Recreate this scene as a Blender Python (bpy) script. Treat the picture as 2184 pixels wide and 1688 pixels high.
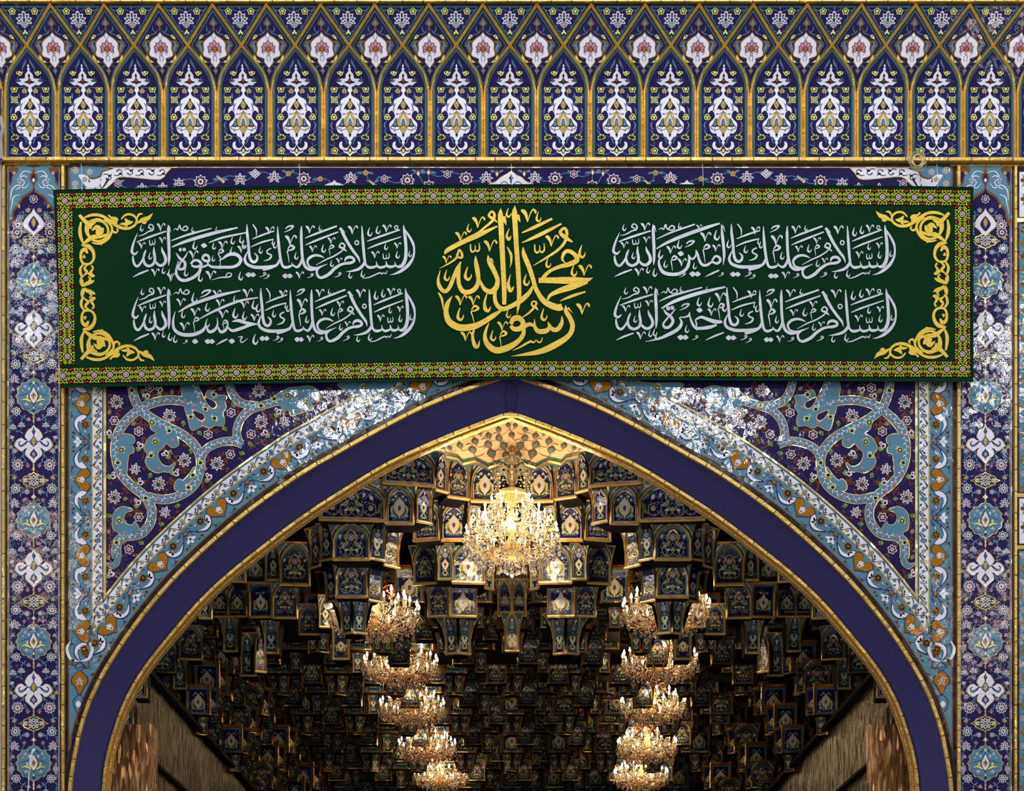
import bpy, math, random
from mathutils import Vector, Matrix
from mathutils.geometry import tessellate_polygon
R_ = random.Random(7)
PI = math.pi
for o in list(bpy.data.objects): bpy.data.objects.remove(o)
SC = bpy.context.scene
COL = SC.collection
# ---------------------------------------------------------------- camera, world, lights, exposure
S = 200.0            # photograph pixels per metre on the facade plane (y = 0)
VX, VY, D = 1092.0, 2300.0, 18.0     # foot of the optical axis on the facade, camera distance
cam = bpy.data.cameras.new('camera'); co = bpy.data.objects.new('camera', cam); COL.objects.link(co)
cam.sensor_width = 36; cam.lens = 36 * D / (2184 / S)
co.location = ((VX - 1092) / S, -D, (1688 - VY) / S); co.rotation_euler = (PI / 2, 0, 0)
cam.shift_x = (1092 - VX) / 2184; cam.shift_y = (VY - 844) / 2184
cam.clip_end = 200
SC.camera = co
SC.view_settings.view_transform = 'Standard'; SC.view_settings.look = 'None'
SC.view_settings.gamma = 1.0; SC.view_settings.use_curve_mapping = False
SC.view_settings.exposure = 0.0
w = bpy.data.worlds.new('world'); SC.world = w; w.use_nodes = True
w.node_tree.nodes['Background'].inputs[0].default_value = (0.62, 0.68, 0.9, 1)
w.node_tree.nodes['Background'].inputs[1].default_value = 0.11
def Z(py): return (1688 - py) / S
def lamp(name, kind, loc, energy, col, size=0.5, target=None, size_y=None, spread=None):
    l = bpy.data.lights.new(name, kind); l.energy = energy; l.color = col
    if kind == 'AREA':
        l.size = size
        if size_y: l.shape = 'RECTANGLE'; l.size_y = size_y
        if spread: l.spread = spread
    else: l.shadow_soft_size = size
    o = bpy.data.objects.new(name, l); COL.objects.link(o); o.location = loc
    if target is not None: o.rotation_euler = (Vector(target) - Vector(loc)).to_track_quat('-Z', 'Y').to_euler()
    return o
# added soft fill at the sides and below, then the courtyard hall's own lamps
for sx in (-1, 1):
    lamp('fill_light', 'AREA', (sx * 15, -7, 4.5), 1000, (1.0, 0.96, 0.95), 5, (sx * 1.5, 0, 3.0))  # unseen side fill, added to brighten the facade evenly
lamp('fill_light', 'AREA', (0, -10, -4.2), 120, (1.0, 0.86, 0.72), 4, (0, 0, 3.0))  # low fill added just above the floor to lift the facade
lamp('ceiling_light', 'AREA', (0, -5.5, 13.5), 1050, (0.95, 0.96, 1.0), 14, (0, 0, 4.5), 3)
for lx, lz, e in ((-3.1, 11.0, 210), (3.9, 10.9, 170)):
    lamp('floodlight', 'AREA', (lx, -17.2, lz), e, (0.96, 0.97, 1.0), .8, (lx * .5, 0, 4.0))
lamp('floodlight', 'AREA', (10.6, -17.0, 11.9), 120, (0.96, 0.97, 1.0), .9, (5, 0, 4))
lamp('floodlight', 'AREA', (-9.8, -17.0, 13.0), 50, (0.96, 0.97, 1.0), .8, (-5, 0, 5))
lamp('floodlight', 'AREA', (-9.6, -17.0, 7.6), 40, (1.0, 0.72, 0.55), 1., (-5, 0, 2.5))
lamp('floodlight', 'AREA', (9.7, -17.0, 6.4), 40, (1.0, 0.72, 0.55), 1., (5, 0, 1.5))
# ---------------------------------------------------------------- mapping helpers
def W(px, py, y=0.0):
    k = (D + y) / D
    return Vector((((px - VX) * k + VX - 1092) / S, y, ((VY - py) * k - (VY - 1688)) / S))
def K(y): return (D + y) / D
# ---------------------------------------------------------------- materials
def lin(c):
    return tuple(((v / 255) / 12.92 if v / 255 <= .04045 else ((v / 255 + .055) / 1.055) ** 2.4) for v in c) + (1,)
MATS = {}
def mat(name, rgb, rough=.3, metal=0., frag=0., bump=0., bscale=30., vary=0., emit=None, spec=.5, trans=0., fscale=13.):
    m = bpy.data.materials.new(name); m.use_nodes = True; n = m.node_tree; N = n.nodes; L = n.links
    b = N['Principled BSDF']; b.inputs['Base Color'].default_value = lin(rgb)
    b.inputs['Roughness'].default_value = rough; b.inputs['Metallic'].default_value = metal
    b.inputs['Specular IOR Level'].default_value = spec
    b.inputs['Transmission Weight'].default_value = trans
    g = N.new('ShaderNodeNewGeometry'); nrm = None
    if frag:
        v = N.new('ShaderNodeTexVoronoi'); v.inputs['Scale'].default_value = fscale; L.new(g.outputs['Position'], v.inputs['Vector'])
        s_ = N.new('ShaderNodeVectorMath'); s_.operation = 'SUBTRACT'; L.new(v.outputs['Color'], s_.inputs[0]); s_.inputs[1].default_value = (.5, .5, .5)
        k_ = N.new('ShaderNodeVectorMath'); k_.operation = 'SCALE'; L.new(s_.outputs[0], k_.inputs[0]); k_.inputs['Scale'].default_value = frag
        a_ = N.new('ShaderNodeVectorMath'); a_.operation = 'ADD'; L.new(g.outputs['Normal'], a_.inputs[0]); L.new(k_.outputs[0], a_.inputs[1])
        z_ = N.new('ShaderNodeVectorMath'); z_.operation = 'NORMALIZE'; L.new(a_.outputs[0], z_.inputs[0]); nrm = z_.outputs[0]
    if bump:
        t = N.new('ShaderNodeTexNoise'); t.inputs['Scale'].default_value = bscale; t.inputs['Detail'].default_value = 2; L.new(g.outputs['Position'], t.inputs['Vector'])
        u = N.new('ShaderNodeBump'); u.inputs['Strength'].default_value = bump; u.inputs['Distance'].default_value = .01
        L.new(t.outputs['Fac'], u.inputs['Height'])
        if nrm: L.new(nrm, u.inputs['Normal'])
        nrm = u.outputs[0]
    if nrm: L.new(nrm, b.inputs['Normal'])
    if vary:
        t = N.new('ShaderNodeTexNoise'); t.inputs['Scale'].default_value = 3.; t.inputs['Detail'].default_value = 6; L.new(g.outputs['Position'], t.inputs['Vector'])
        x = N.new('ShaderNodeMix'); x.data_type = 'RGBA'; c = lin(rgb)
        x.inputs[6].default_value = tuple(q * (1 - vary) for q in c[:3]) + (1,); x.inputs[7].default_value = tuple(min(1, q * (1 + vary)) for q in c[:3]) + (1,)
        L.new(t.outputs['Fac'], x.inputs[0]); L.new(x.outputs[2], b.inputs['Base Color'])
    if emit: b.inputs['Emission Color'].default_value = lin(emit[0]); b.inputs['Emission Strength'].default_value = emit[1]
    MATS[name] = m; return m
T = dict(rough=.1, frag=.055, bump=.16, bscale=22)
NAVY = mat('navy_tile', (36, 29, 74), vary=.15, **T)
WHITE = mat('white_tile', (214, 214, 224), **T)
TEAL = mat('teal_tile', (84, 126, 148), vary=.08, **T)
TEALD = mat('teal_border_tile', (58, 100, 112), **T)
YEL = mat('yellow_tile', (216, 212, 118), **T)
OCH = mat('ochre_tile', (176, 150, 84), **T)
BRN = mat('brown_tile', (112, 74, 40), **T)
GOLDT = mat('amber_tile', (150, 102, 22), **T)
MAR = mat('maroon_tile', (92, 28, 46), **T)
RUST = mat('rust_tile', (122, 66, 34), **T)
PINK = mat('pink_tile', (180, 138, 156), **T)
GRN = mat('green_tile', (38, 66, 48), **T)
LGRN = mat('light_green_tile', (112, 138, 74), **T)
SAGE = mat('sage_tile', (168, 164, 112), **T)
BLK = mat('black_tile', (34, 30, 40), **T)
INK = mat('indigo_tile', (44, 34, 90), **T)
CREAM = mat('cream_tile', (232, 205, 160), **T)
BLUE = mat('blue_cloth', (38, 35, 96), rough=.75, bump=.3, bscale=240, vary=.06)
GOLD = mat('gold_mosaic', (238, 200, 108), rough=.28, metal=.78, frag=.12, bump=.35, bscale=60, vary=.12, fscale=25)
GOLDV = mat('gold_moulding', (242, 204, 128), rough=.3, metal=.62, frag=.22, bump=.3, bscale=40, fscale=12)
GLINE = mat('pale_gold_line', (236, 204, 134), rough=.2, metal=.55, frag=.2)
SLATE = mat('dark_joint', (28, 22, 26), rough=.25, frag=.1)
STONE = mat('grey_stone', (150, 146, 140), rough=.8, bump=.4, vary=.2)
GREENC = mat('green_velvet', (11, 44, 24), rough=.9, bump=.35, bscale=160, vary=.12, spec=.04)
GREENH = mat('green_hem', (16, 66, 32), rough=.9, bump=.3, bscale=160, vary=.2, spec=.2)
GREENT = mat('green_trim_cloth', (10, 34, 18), rough=.9, bump=.3, bscale=160, spec=.04)
GLYEL = mat('gold_glitter_vinyl', (216, 184, 60), rough=.35, metal=.25, frag=.3, bump=.4, bscale=70, vary=.15, fscale=180)
SILV = mat('silver_glitter_vinyl', (190, 193, 204), rough=.35, metal=.2, frag=.3, bump=.2, bscale=90, fscale=180)
TRYEL = mat('yellow_embroidery', (196, 200, 56), rough=.7, spec=.3)
TRRED = mat('red_embroidery', (188, 26, 34), rough=.7, spec=.3)
TRWHT = mat('white_embroidery', (206, 206, 214), rough=.7, spec=.3)
TRMAR = mat('maroon_embroidery', (128, 40, 60), rough=.7, spec=.3)
# ---------------------------------------------------------------- planar mesh builder (x, y down in pixels; h = layer)
LH = .0012
def flat(x, y, h): return (x / S, -h * LH, -y / S)
def cr(pts, n=6, closed=False):
    """Catmull-Rom through pts (tuples of equal length)."""
    m = len(pts); out = []
    if m < 3 and not closed: return [tuple(p) for p in pts]
    rng = range(m if closed else m - 1)
    for i in rng:
        if closed: p0, p1, p2, p3 = pts[(i - 1) % m], pts[i], pts[(i + 1) % m], pts[(i + 2) % m]
        else: p0, p1, p2, p3 = pts[max(i - 1, 0)], pts[i], pts[i + 1], pts[min(i + 2, m - 1)]
        for j in range(n):
            t = j / n
            out.append(tuple(.5 * (2 * b + (c - a) * t + (2 * a - 5 * b + 4 * c - d) * t * t + (3 * b - a - 3 * c + d) * t ** 3) for a, b, c, d in zip(p0, p1, p2, p3)))
    if not closed: out.append(tuple(pts[-1]))
    return out
class B:
    def __init__(s): s.v = []; s.f = []; s.m = []; s.ml = []; s.t = (0, 0, 1, 1, 0)
    def mi(s, m):
        if m not in s.ml: s.ml.append(m)
        return s.ml.index(m)
    def at(s, ox=0, oy=0, sx=1, sy=None, ang=0): s.t = (ox, oy, sx, sx if sy is None else sy, ang); return s
    def P(s, x, y):
        ox, oy, sx, sy, a = s.t; x *= sx; y *= sy
        if a: c, q = math.cos(a), math.sin(a); x, y = x * c - y * q, x * q + y * c
        return x + ox, y + oy
    def poly(s, pts, m, h=1):
        q = [s.P(p[0], p[1]) for p in pts]; i0 = len(s.v); s.v += [(x, y, h) for x, y in q]; k = s.mi(m)
        if len(q) <= 4: s.f.append(tuple(range(i0, i0 + len(q)))); s.m.append(k); return
        for t in tessellate_polygon([[Vector((x, y, 0)) for x, y in q]]): s.f.append(tuple(i0 + i for i in t)); s.m.append(k)
    def ring(s, outer, inner, m, h=1):
        i0 = len(s.v); n = len(outer); s.v += [s.P(*p[:2]) + (h,) for p in outer] + [s.P(*p[:2]) + (h,) for p in inner]; k = s.mi(m)
        for i in range(n): j = (i + 1) % n; s.f.append((i0 + i, i0 + j, i0 + n + j, i0 + n + i)); s.m.append(k)
    def stroke(s, pts, m, h=1, w=None, n=5, closed=False, smooth=True):
        p = [(a[0], a[1], (a[2] if len(a) > 2 else w)) for a in pts]
        if smooth and len(p) > 2: p = cr(p, n, closed)
        L = []; Rr = []; N = len(p)
        for i, (x, y, ww) in enumerate(p):
            if closed: a, b = p[i - 1], p[(i + 1) % N]
            else: a, b = p[max(i - 1, 0)], p[min(i + 1, N - 1)]
            dx, dy = b[0] - a[0], b[1] - a[1]; l = math.hypot(dx, dy) or 1; nx, ny = -dy / l, dx / l; ww = max(ww, .05) / 2
            L.append((x + nx * ww, y + ny * ww)); Rr.append((x - nx * ww, y - ny * ww))
        i0 = len(s.v); s.v += [s.P(*q) + (h,) for q in L] + [s.P(*q) + (h,) for q in Rr]; k = s.mi(m)
        for i in range(N if closed else N - 1):
            j = (i + 1) % N; s.f.append((i0 + i, i0 + j, i0 + N + j, i0 + N + i)); s.m.append(k)
    def sym(s, half, m, h=1, n=3):
        """right half outline (top to bottom, x >= 0) mirrored and filled"""
        c = cr(half, n) if n else half
        s.poly(c + [(-x, y) for x, y in reversed(c) if abs(x) > .01], m, h)
    def disc(s, x, y, r, m, h=1, n=10, ry=None):
        s.poly([(x + r * math.cos(2 * PI * i / n), y + (ry or r) * math.sin(2 * PI * i / n)) for i in range(n)], m, h)
    def rect(s, x0, y0, x1, y1, m, h=0): s.poly([(x0, y0), (x1, y0), (x1, y1), (x0, y1)], m, h)
    def petal(s, x, y, a, r0, r1, w, m, h):
        c, q = math.cos(a), math.sin(a)
        def g(u, v): return (x + u * c - v * q, y + u * q + v * c)
        d = r1 - r0
        s.poly([g(r0, 0), g(r0 + d * .35, w * .8), g(r0 + d * .6, w), g(r0 + d * .85, w * .55), g(r1, 0), g(r0 + d * .85, -w * .55), g(r0 + d * .6, -w), g(r0 + d * .35, -w * .8)], m, h)
    def flower(s, x, y, r, n, mo, mf, mc, h=1, rot=-PI / 2, lw=.16, cen=.28):
        for i in range(n):
            a = rot + 2 * PI * i / n; wp = math.sin(PI / n) * r * .78
            s.petal(x, y, a, r * .05, r, wp, mo, h); s.petal(x, y, a, r * (cen + .04), r * (1 - lw), wp * .55, mf, h + 1)
        s.disc(x, y, r * (cen + .12), mo, h + 1.5, 8); s.disc(x, y, r * cen * .75, mc, h + 2, 8)
    def lotus(s, x, y, r, n, mo, mf, mc, h=1, rot=-PI / 2, spread=2.3):
        for ring, (rr, nn, ww) in enumerate(((1., n, .30), (.66, max(3, n - 2), .24))):
            for i in range(nn):
                a = rot + (i / (nn - 1) - .5) * 2 * spread; wp = r * ww * (1.15 if abs(i - (nn - 1) / 2) < .6 else .9)
                rl = r * rr * (1.05 if abs(i - (nn - 1) / 2) < .6 else .92)
                s.petal(x, y, a, -r * .05, rl, wp * .8, mo, h + ring * 1.1); s.petal(x, y, a, r * .22, rl * .83, wp * .42, mf, h + ring * 1.1 + .6)
        s.disc(x, y, r * .28, mo, h + 2.4, 8); s.disc(x, y, r * .17, mc, h + 3, 8)
    def leaf(s, x, y, a, l, w, m, h=1, bend=.3):
        c, q = math.cos(a), math.sin(a)
        P = [(0, 0, .12), (l * .4, bend * l * .22, 1), (l * .75, bend * l * .3, .6), (l, bend * l * .1, .02)]
        s.stroke([(x + u * c - v * q, y + u * q + v * c, w * k) for u, v, k in P], m, h, n=3)
    def build(s, name, parent=None, fn=flat, loc=None, skirt=0):
        me = bpy.data.meshes.new(name); me.from_pydata([fn(*p) for p in s.v], [], s.f)
        for m in s.ml: me.materials.append(m)
        me.polygons.foreach_set('material_index', s.m); me.update()
        return link(name, me, parent, loc)
def link(name, me, parent=None, loc=None, rot=None, scale=None, **props):
    o = bpy.data.objects.new(name, me); COL.objects.link(o)
    if parent is not None: o.parent = parent
    if loc is not None: o.location = loc
    if rot is not None: o.rotation_euler = rot
    if scale is not None: o.scale = scale
    for k, v in props.items(): o[k] = v
    return o
def tag(o, label, cat=None, group=None, kind=None):
    o['label'] = label
    if cat: o['category'] = cat
    if group: o['group'] = group
    if kind: o['kind'] = kind
    return o
def struct(name, label, loc=(0, 0, 0)):
    o = bpy.data.objects.new(name, None); COL.objects.link(o); o.location = loc; o['kind'] = 'structure'; o['label'] = label; return o
class M3:
    """3-D mesh collector"""
    def __init__(s): s.v = []; s.f = []; s.m = []; s.ml = []
    def mi(s, m):
        if m not in s.ml: s.ml.append(m)
        return s.ml.index(m)
    def add(s, vs, fs, m):
        i0 = len(s.v); s.v += [tuple(v) for v in vs]; k = s.mi(m)
        for f in fs: s.f.append(tuple(i0 + i for i in f)); s.m.append(k)
    def hexa(s, p, m):  # 8 points: back 4, front 4
        s.add(p, [(0, 1, 2, 3), (7, 6, 5, 4), (0, 4, 5, 1), (1, 5, 6, 2), (2, 6, 7, 3), (3, 7, 4, 0)], m)
    def box(s, x0, x1, y0, y1, z0, z1, m):
        s.hexa([(x0, y1, z0), (x1, y1, z0), (x1, y1, z1), (x0, y1, z1), (x0, y0, z0), (x1, y0, z0), (x1, y0, z1), (x0, y0, z1)], m)
    def tube(s, pts, r, m, n=6, cap=True):
        pts = [Vector(p) for p in pts]; rings = []; i0 = len(s.v); k = s.mi(m); rs = r if isinstance(r, (list, tuple)) else [r] * len(pts)
        for i, p in enumerate(pts):
            d = (pts[min(i + 1, len(pts) - 1)] - pts[max(i - 1, 0)]).normalized(); a = Vector((0, 0, 1)) if abs(d.z) < .95 else Vector((1, 0, 0))
            u = d.cross(a).normalized(); v = d.cross(u)
            for j in range(n):
                t = 2 * PI * j / n; s.v.append(tuple(p + (u * math.cos(t) + v * math.sin(t)) * rs[i]))
        for i in range(len(pts) - 1):
            for j in range(n):
                q = (j + 1) % n; s.f.append((i0 + i * n + j, i0 + i * n + q, i0 + (i + 1) * n + q, i0 + (i + 1) * n + j)); s.m.append(k)
        if cap:
            for e in (0, len(pts) - 1): s.f.append(tuple(i0 + e * n + j for j in range(n))); s.m.append(k)
    def lathe(s, prof, m, n=10, c=(0, 0, 0)):
        i0 = len(s.v); k = s.mi(m)
        for r, z in prof:
            for j in range(n): t = 2 * PI * j / n; s.v.append((c[0] + r * math.cos(t), c[1] + r * math.sin(t), c[2] + z))
        for i in range(len(prof) - 1):
            for j in range(n): q = (j + 1) % n; s.f.append((i0 + i * n + j, i0 + i * n + q, i0 + (i + 1) * n + q, i0 + (i + 1) * n + j)); s.m.append(k)
    def mesh(s, name):
        me = bpy.data.meshes.new(name); me.from_pydata(s.v, [], s.f)
        for m in s.ml: me.materials.append(m)
        me.polygons.foreach_set('material_index', s.m); me.update(); return me
    def build(s, name, parent=None, loc=None, **kw): return link(name, s.mesh(name), parent, loc, **kw)
def empty(name, loc=(0, 0, 0), parent=None):
    o = bpy.data.objects.new(name, None); COL.objects.link(o); o.location = loc
    if parent is not None: o.parent = parent
    return o
# ---------------------------------------------------------------- arch curves (left halves traced, mirrored about CX)
CX = 1089.0
def full(left):
    a = cr(left, 5); return a + [(2 * CX - x, y) for x, y in reversed(a)][1:]
ARCH_L = [(141, 1790), (148, 1688), (152, 1653), (168, 1566), (195, 1485), (239, 1404), (298, 1319), (382, 1221), (512, 1103), (640, 1011), (704, 974), (813, 913), (908, 865), (993, 831), (1050, 811), (CX, 798)]
INN_L = [(212, 1790), (218, 1688), (225, 1623), (245, 1550), (268, 1490), (306, 1425), (364, 1352), (421, 1286), (485, 1225), (568, 1159), (600, 1134), (664, 1088), (728, 1047), (818, 992), (903, 951), (989, 915), (CX, 878)]
class Path:
    def __init__(s, pts, y=0.0):
        s.p = pts; s.c = [0]; s.y = y
        for a, b in zip(pts, pts[1:]): s.c.append(s.c[-1] + math.hypot(b[0] - a[0], b[1] - a[1]))
        s.L = s.c[-1]
        s.n = []
        for i in range(len(pts)):
            a, b = pts[max(i - 1, 0)], pts[min(i + 1, len(pts) - 1)]; dx, dy = b[0] - a[0], b[1] - a[1]; l = math.hypot(dx, dy); s.n.append((dy / l, -dx / l))
    def at(s, q, d=0):
        q = min(max(q, 0), s.L); lo, hi = 0, len(s.c) - 1
        while hi - lo > 1:
            m = (lo + hi) // 2
            if s.c[m] <= q: lo = m
            else: hi = m
        t = (q - s.c[lo]) / (s.c[hi] - s.c[lo]); a, b = s.p[lo], s.p[hi]; n0, n1 = s.n[lo], s.n[hi]
        nx, ny = n0[0] + (n1[0] - n0[0]) * t, n0[1] + (n1[1] - n0[1]) * t; l = math.hypot(nx, ny)
        return a[0] + (b[0] - a[0]) * t + nx / l * d, a[1] + (b[1] - a[1]) * t + ny / l * d
AL = Path(cr(ARCH_L, 6)); AF = Path(full(ARCH_L)); IF = Path(full(INN_L))
# left-half normals: travelling up and right, (dy,-dx) points up-left = outwards.
def cuty(d, x):  # y where the curve offset by d crosses x on the left side
    q = 0; prev = AL.at(0, d)
    while q < AL.L:
        q += 4; c = AL.at(q, d)
        if prev[0] <= x <= c[0]: return prev[1] + (c[1] - prev[1]) * (x - prev[0]) / max(c[0] - prev[0], 1e-6)
        prev = c
    return 1760
def mx(px): return 2 * CX - px
def ribbon(b, d0, d1, m, h, xmin, step=12, full_=True):
    """band between offsets d0..d1 of the outer arch, clipped to x>=xmin on the left and mirrored"""
    q = 0
    while q < AL.L - .1:
        q2 = min(q + step, AL.L); P = [AL.at(q, d0), AL.at(q2, d0), AL.at(q2, d1), AL.at(q, d1)]
        P = [(min(x, CX), y) for x, y in P]
        out = []
        for i in range(4):
            a, c = P[i], P[(i + 1) % 4]
            if a[0] >= xmin: out.append(a)
            if (a[0] >= xmin) != (c[0] >= xmin): t = (xmin - a[0]) / (c[0] - a[0]); out.append((xmin, a[1] + (c[1] - a[1]) * t))
        if len(out) >= 3: b.poly(out, m, h); b.poly([(mx(x), y) for x, y in out], m, h)
        q = q2
def absmap(y0):
    k = K(y0)
    def f(px, py, h):
        q = W(px, py, y0); return (q.x, q.y - h * LH, q.z)
    return f
GT = {}
def gold_tile(parent, a, b, w, th, y0=0., m=None, name='gold_tile', gap=.5, jit=.0016, y1=None):
    """one bevelled tile laid from pixel point a to b, w pixels wide, th metres thick"""
    m = m or GOLD; dx, dy = b[0] - a[0], b[1] - a[1]; l = math.hypot(dx, dy); ux, uy = dx / l, dy / l; nx, ny = -uy, ux; h = l / 2 - gap / 2; c = ((a[0] + b[0]) / 2, (a[1] + b[1]) / 2)
    C = W(c[0], c[1], y0); M = M3(); back = []; fr = []; j = [R_.uniform(-jit, jit) for _ in range(4)]
    for i, (s1, s2) in enumerate(((-1, -1), (1, -1), (1, 1), (-1, 1))):
        p = W(c[0] + ux * h * s1 + nx * w / 2 * s2, c[1] + uy * h * s1 + ny * w / 2 * s2, y0) - C; back.append(p)
        q = W(c[0] + ux * (h - .8) * s1 + nx * (w / 2 - 1.2) * s2, c[1] + uy * (h - .8) * s1 + ny * (w / 2 - 1.2) * s2, y0) - C
        fr.append(Vector((q.x, q.y - th + j[i], q.z)))
    M.hexa(back + fr, m); return M.build(name, parent, C)
def strip(parent, pts, w, seg, th=.02, y0=0., m=None, name='gold_tile'):
    """row of gold tiles along a pixel polyline"""
    p = Path(pts); n = max(1, round(p.L / seg))
    off = 0; cuts = [0]
    for i in range(n - 1): cuts.append(p.L * (i + 1) / n + R_.uniform(-.12, .12) * seg)
    cuts.append(p.L)
    for q0, q1 in zip(cuts, cuts[1:]): gold_tile(parent, p.at(q0), p.at(q1), w, th, y0, m, name)
def IFIN(x, y, m=30):
    """is the pixel inside the inner arch opening (with margin)"""
    xx = x if x <= CX else mx(x); best = None
    for (a, p), (c, q) in zip(INN_L, INN_L[1:]):
        if a <= xx <= c: return y > p + (q - p) * (xx - a) / (c - a) - m
    return xx > 200
# ---------------------------------------------------------------- front wall with the pointed opening
wall = struct('wall_front', 'tiled portal wall around a large pointed arch opening')
b = B()
# solid wall body: left, right and top of the outer arch, with real thickness
def wall_body():
    M = M3(); P = [AF.at(q) for q in [AF.L * i / 90 for i in range(91)]]
    x0, x1, y0_, y1_ = -500, 2690, -300, 1790
    prev = None
    for i, (x, y) in enumerate(P):
        if i <= 45: o = (x0, y) if i < 30 else (x0 + (CX - x0) * (i - 30) / 15, y0_)
        else: o = (x1, y) if i > 60 else (CX + (x1 - CX) * (i - 45) / 15, y0_)
        if i == 30: o = (x0, y0_)
        if i == 60: o = (x1, y0_)
        if i < 30: o = (x0, y1_ + (y0_ - y1_) * i / 30)
        if i > 60: o = (x1, y0_ + (y1_ - y0_) * (i - 60) / 30)
        cur = (W(x, y), W(*o))
        if prev:
            d = Vector((0, .35, 0)); a0, b0 = prev; a1, b1 = cur
            M.add([a0, a1, b1, b0, a0 + d, a1 + d, b1 + d, b0 + d], [(0, 1, 2, 3), (4, 7, 6, 5), (0, 4, 5, 1)], SLATE)
        prev = cur
    o = M.build('wall_core', wall); return o
wall_body()
AX = lambda px: mx(px)
# fields --------------------------------------------------------------------------------
b = B()
YB = 1785
b.rect(227, 357, mx(227), 830, NAVY, .5)
b.rect(227, 830, 700, 1275, NAVY, .5); b.rect(mx(700), 830, mx(227), 1275, NAVY, .5)
b.rect(700, 830, mx(700), 925, NAVY, .5) if False else None
for q in range(12): pass
o = None
spf = B()
# navy spandrel between gold line and arch bands, one mesh per side, cut along the offset curve
def spandrel_poly(side):
    pts = []; q = 0
    while q <= AL.L:
        p = AL.at(q, 86)
        if p[0] >= 224 and p[0] <= CX: pts.append(p)
        q += 14
    top = [(CX, pts[-1][1]), (CX, 352), (224, 352)]
    P = [(224, cuty(86, 224))] + pts + top
    return P if side < 0 else [(mx(x), y) for x, y in P]
for side in (-1, 1):
    s_ = B(); s_.poly(spandrel_poly(side), NAVY, .4); s_.build('spandrel_panel', wall, absmap(-.002))
# vertical and arch bands
b = B()
for mir in (0, 1):
    f = (lambda x: mx(x)) if mir else (lambda x: x)
    def vb(x0, x1, m, h, dcut, top=352):
        n = 6; bot = [(f(x0 + (x1 - x0) * i / n), cuty(dcut, x0 + (x1 - x0) * i / n)) for i in range(n, -1, -1)]
        b.poly([(f(x0), top), (f(x1), top)] + bot, m, h)
    vb(142, 145.5, SLATE, 1, 6); vb(145.5, 148, BRN, 1.6, 14); vb(148, 196, TEAL, 1, 14); vb(195.5, 198, OCH, 2, 62); vb(198, 217.5, WHITE, 1.5, 62)
    vb(217.5, 221, TEALD, 1.5, 79); vb(221, 226.5, GLINE, 3.5, 84)
ribbon(b, 0, 14, SLATE, 1.2, 142); ribbon(b, 13, 15.5, BRN, 1.8, 146); ribbon(b, 15.5, 62, TEAL, 1.4, 148)
ribbon(b, 61, 63.5, OCH, 2.2, 195.5); ribbon(b, 63.5, 81, WHITE, 1.9, 198); ribbon(b, 81, 84.5, TEALD, 1.9, 217.5); ribbon(b, 84.5, 88.5, GLINE, 3.6, 221)
b.build('border_bands', wall, absmap(-.004))
# ---- motif of the teal border: (u across, v along), zoom units 3.376 per pixel
ZS = 1 / 3.376
def teal_motif(b):
    b.stroke([(-30, -110, 3), (-42, -150, 5), (-10, -215, 5), (30, -245, 5), (40, -272, 4)], INK, 2, n=4)
    b.stroke([(-30, 110, 3), (-42, 150, 5), (-10, 215, 5), (30, 245, 5), (40, 272, 4)], INK, 2, n=4)
    for s in (-1, 1):
        b.stroke([(52, s * 66, 10), (20, s * 95, 44), (-22, s * 112, 36), (-34, s * 160, 30), (2, s * 218, 8)], INK, 2, n=4)
        b.stroke([(50, s * 68, 2), (20, s * 95, 34), (-20, s * 112, 26), (-32, s * 158, 20), (-4, s * 212, 1)], WHITE, 3, n=4)
        b.leaf(24, s * 95, s * 2.2, 40, 14, WHITE, 3); b.leaf(-16, s * 100, s * .9 + (0 if s > 0 else 0), 40, 16, WHITE, 3)
        b.flower(34, s * 150, 33, 6, GOLDT, BLK, BRN, 3, rot=.3, lw=.2, cen=.2)
        b.flower(34, s * 150, 10, 5, GOLDT, GOLDT, BRN, 6)
        b.leaf(38, s * 185, s * 1.8, 34, 14, MAR, 2); b.leaf(38, s * 186, s * 1.8, 28, 9, WHITE, 3)
        b.stroke([(-60, s * 40, 2), (-66, s * 75, 4), (-40, s * 100, 3)], MAR, 2, n=3); b.leaf(-60, s * 78, s * 1.9, 26, 10, MAR, 2)
        b.stroke([(-50, s * 215, 18), (-52, s * 200, 20), (-50, s * 190, 5)], GOLDT, 3, n=3); b.disc(-51, s * 207, 8, BLK, 4, 6)
        b.leaf(-58, s * 225, s * 1.2, 26, 9, MAR, 2); b.leaf(62, s * 232, -s * 2.0, 26, 9, MAR, 2); b.leaf(66, s * 100, s * .5, 24, 9, MAR, 2)
        b.stroke([(40, s * 272, 4), (20, s * 250, 5), (-20, s * 262, 4)], MAR, 2.2, n=3)
    H = [(-54, 0), (-36, -14), (-10, -52), (18, -74), (48, -76), (66, -50), (56, -24), (28, 0), (56, 24), (66, 50), (48, 78), (18, 74), (-10, 52), (-36, 14)]
    b.poly(cr([(x * 1.1 - 1, y * 1.07) for x, y in H], 3, True), INK, 4); b.poly(cr(H, 3, True), GOLDT, 5)
    b.stroke([(-48, 0), (-10, 0)], BRN, 6, w=3, smooth=False)
    b.flower(8, 0, 24, 5, WHITE, WHITE, WHITE, 6, rot=0); b.petal(8, 0, PI, 0, 34, 14, WHITE, 6)
def lily(b):
    for a, l in ((PI, 44), (PI + 1.1, 46), (PI - 1.1, 46)): b.petal(-10, 0, a, -8, l, 13, WHITE, 4)
    b.petal(-10, 0, 0, -4, 18, 14, WHITE, 4)
    b.poly([(40, -22), (54, 0), (40, 22), (26, 0)], GOLDT, 4); b.poly([(40, -27), (60, 0), (40, 27), (20, 0)], INK, 3.5)
    for s in (-1, 1): b.stroke([(54, s * 10, 3), (66, s * 30, 5), (40, s * 50, 3)], INK, 3, n=3)
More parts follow.
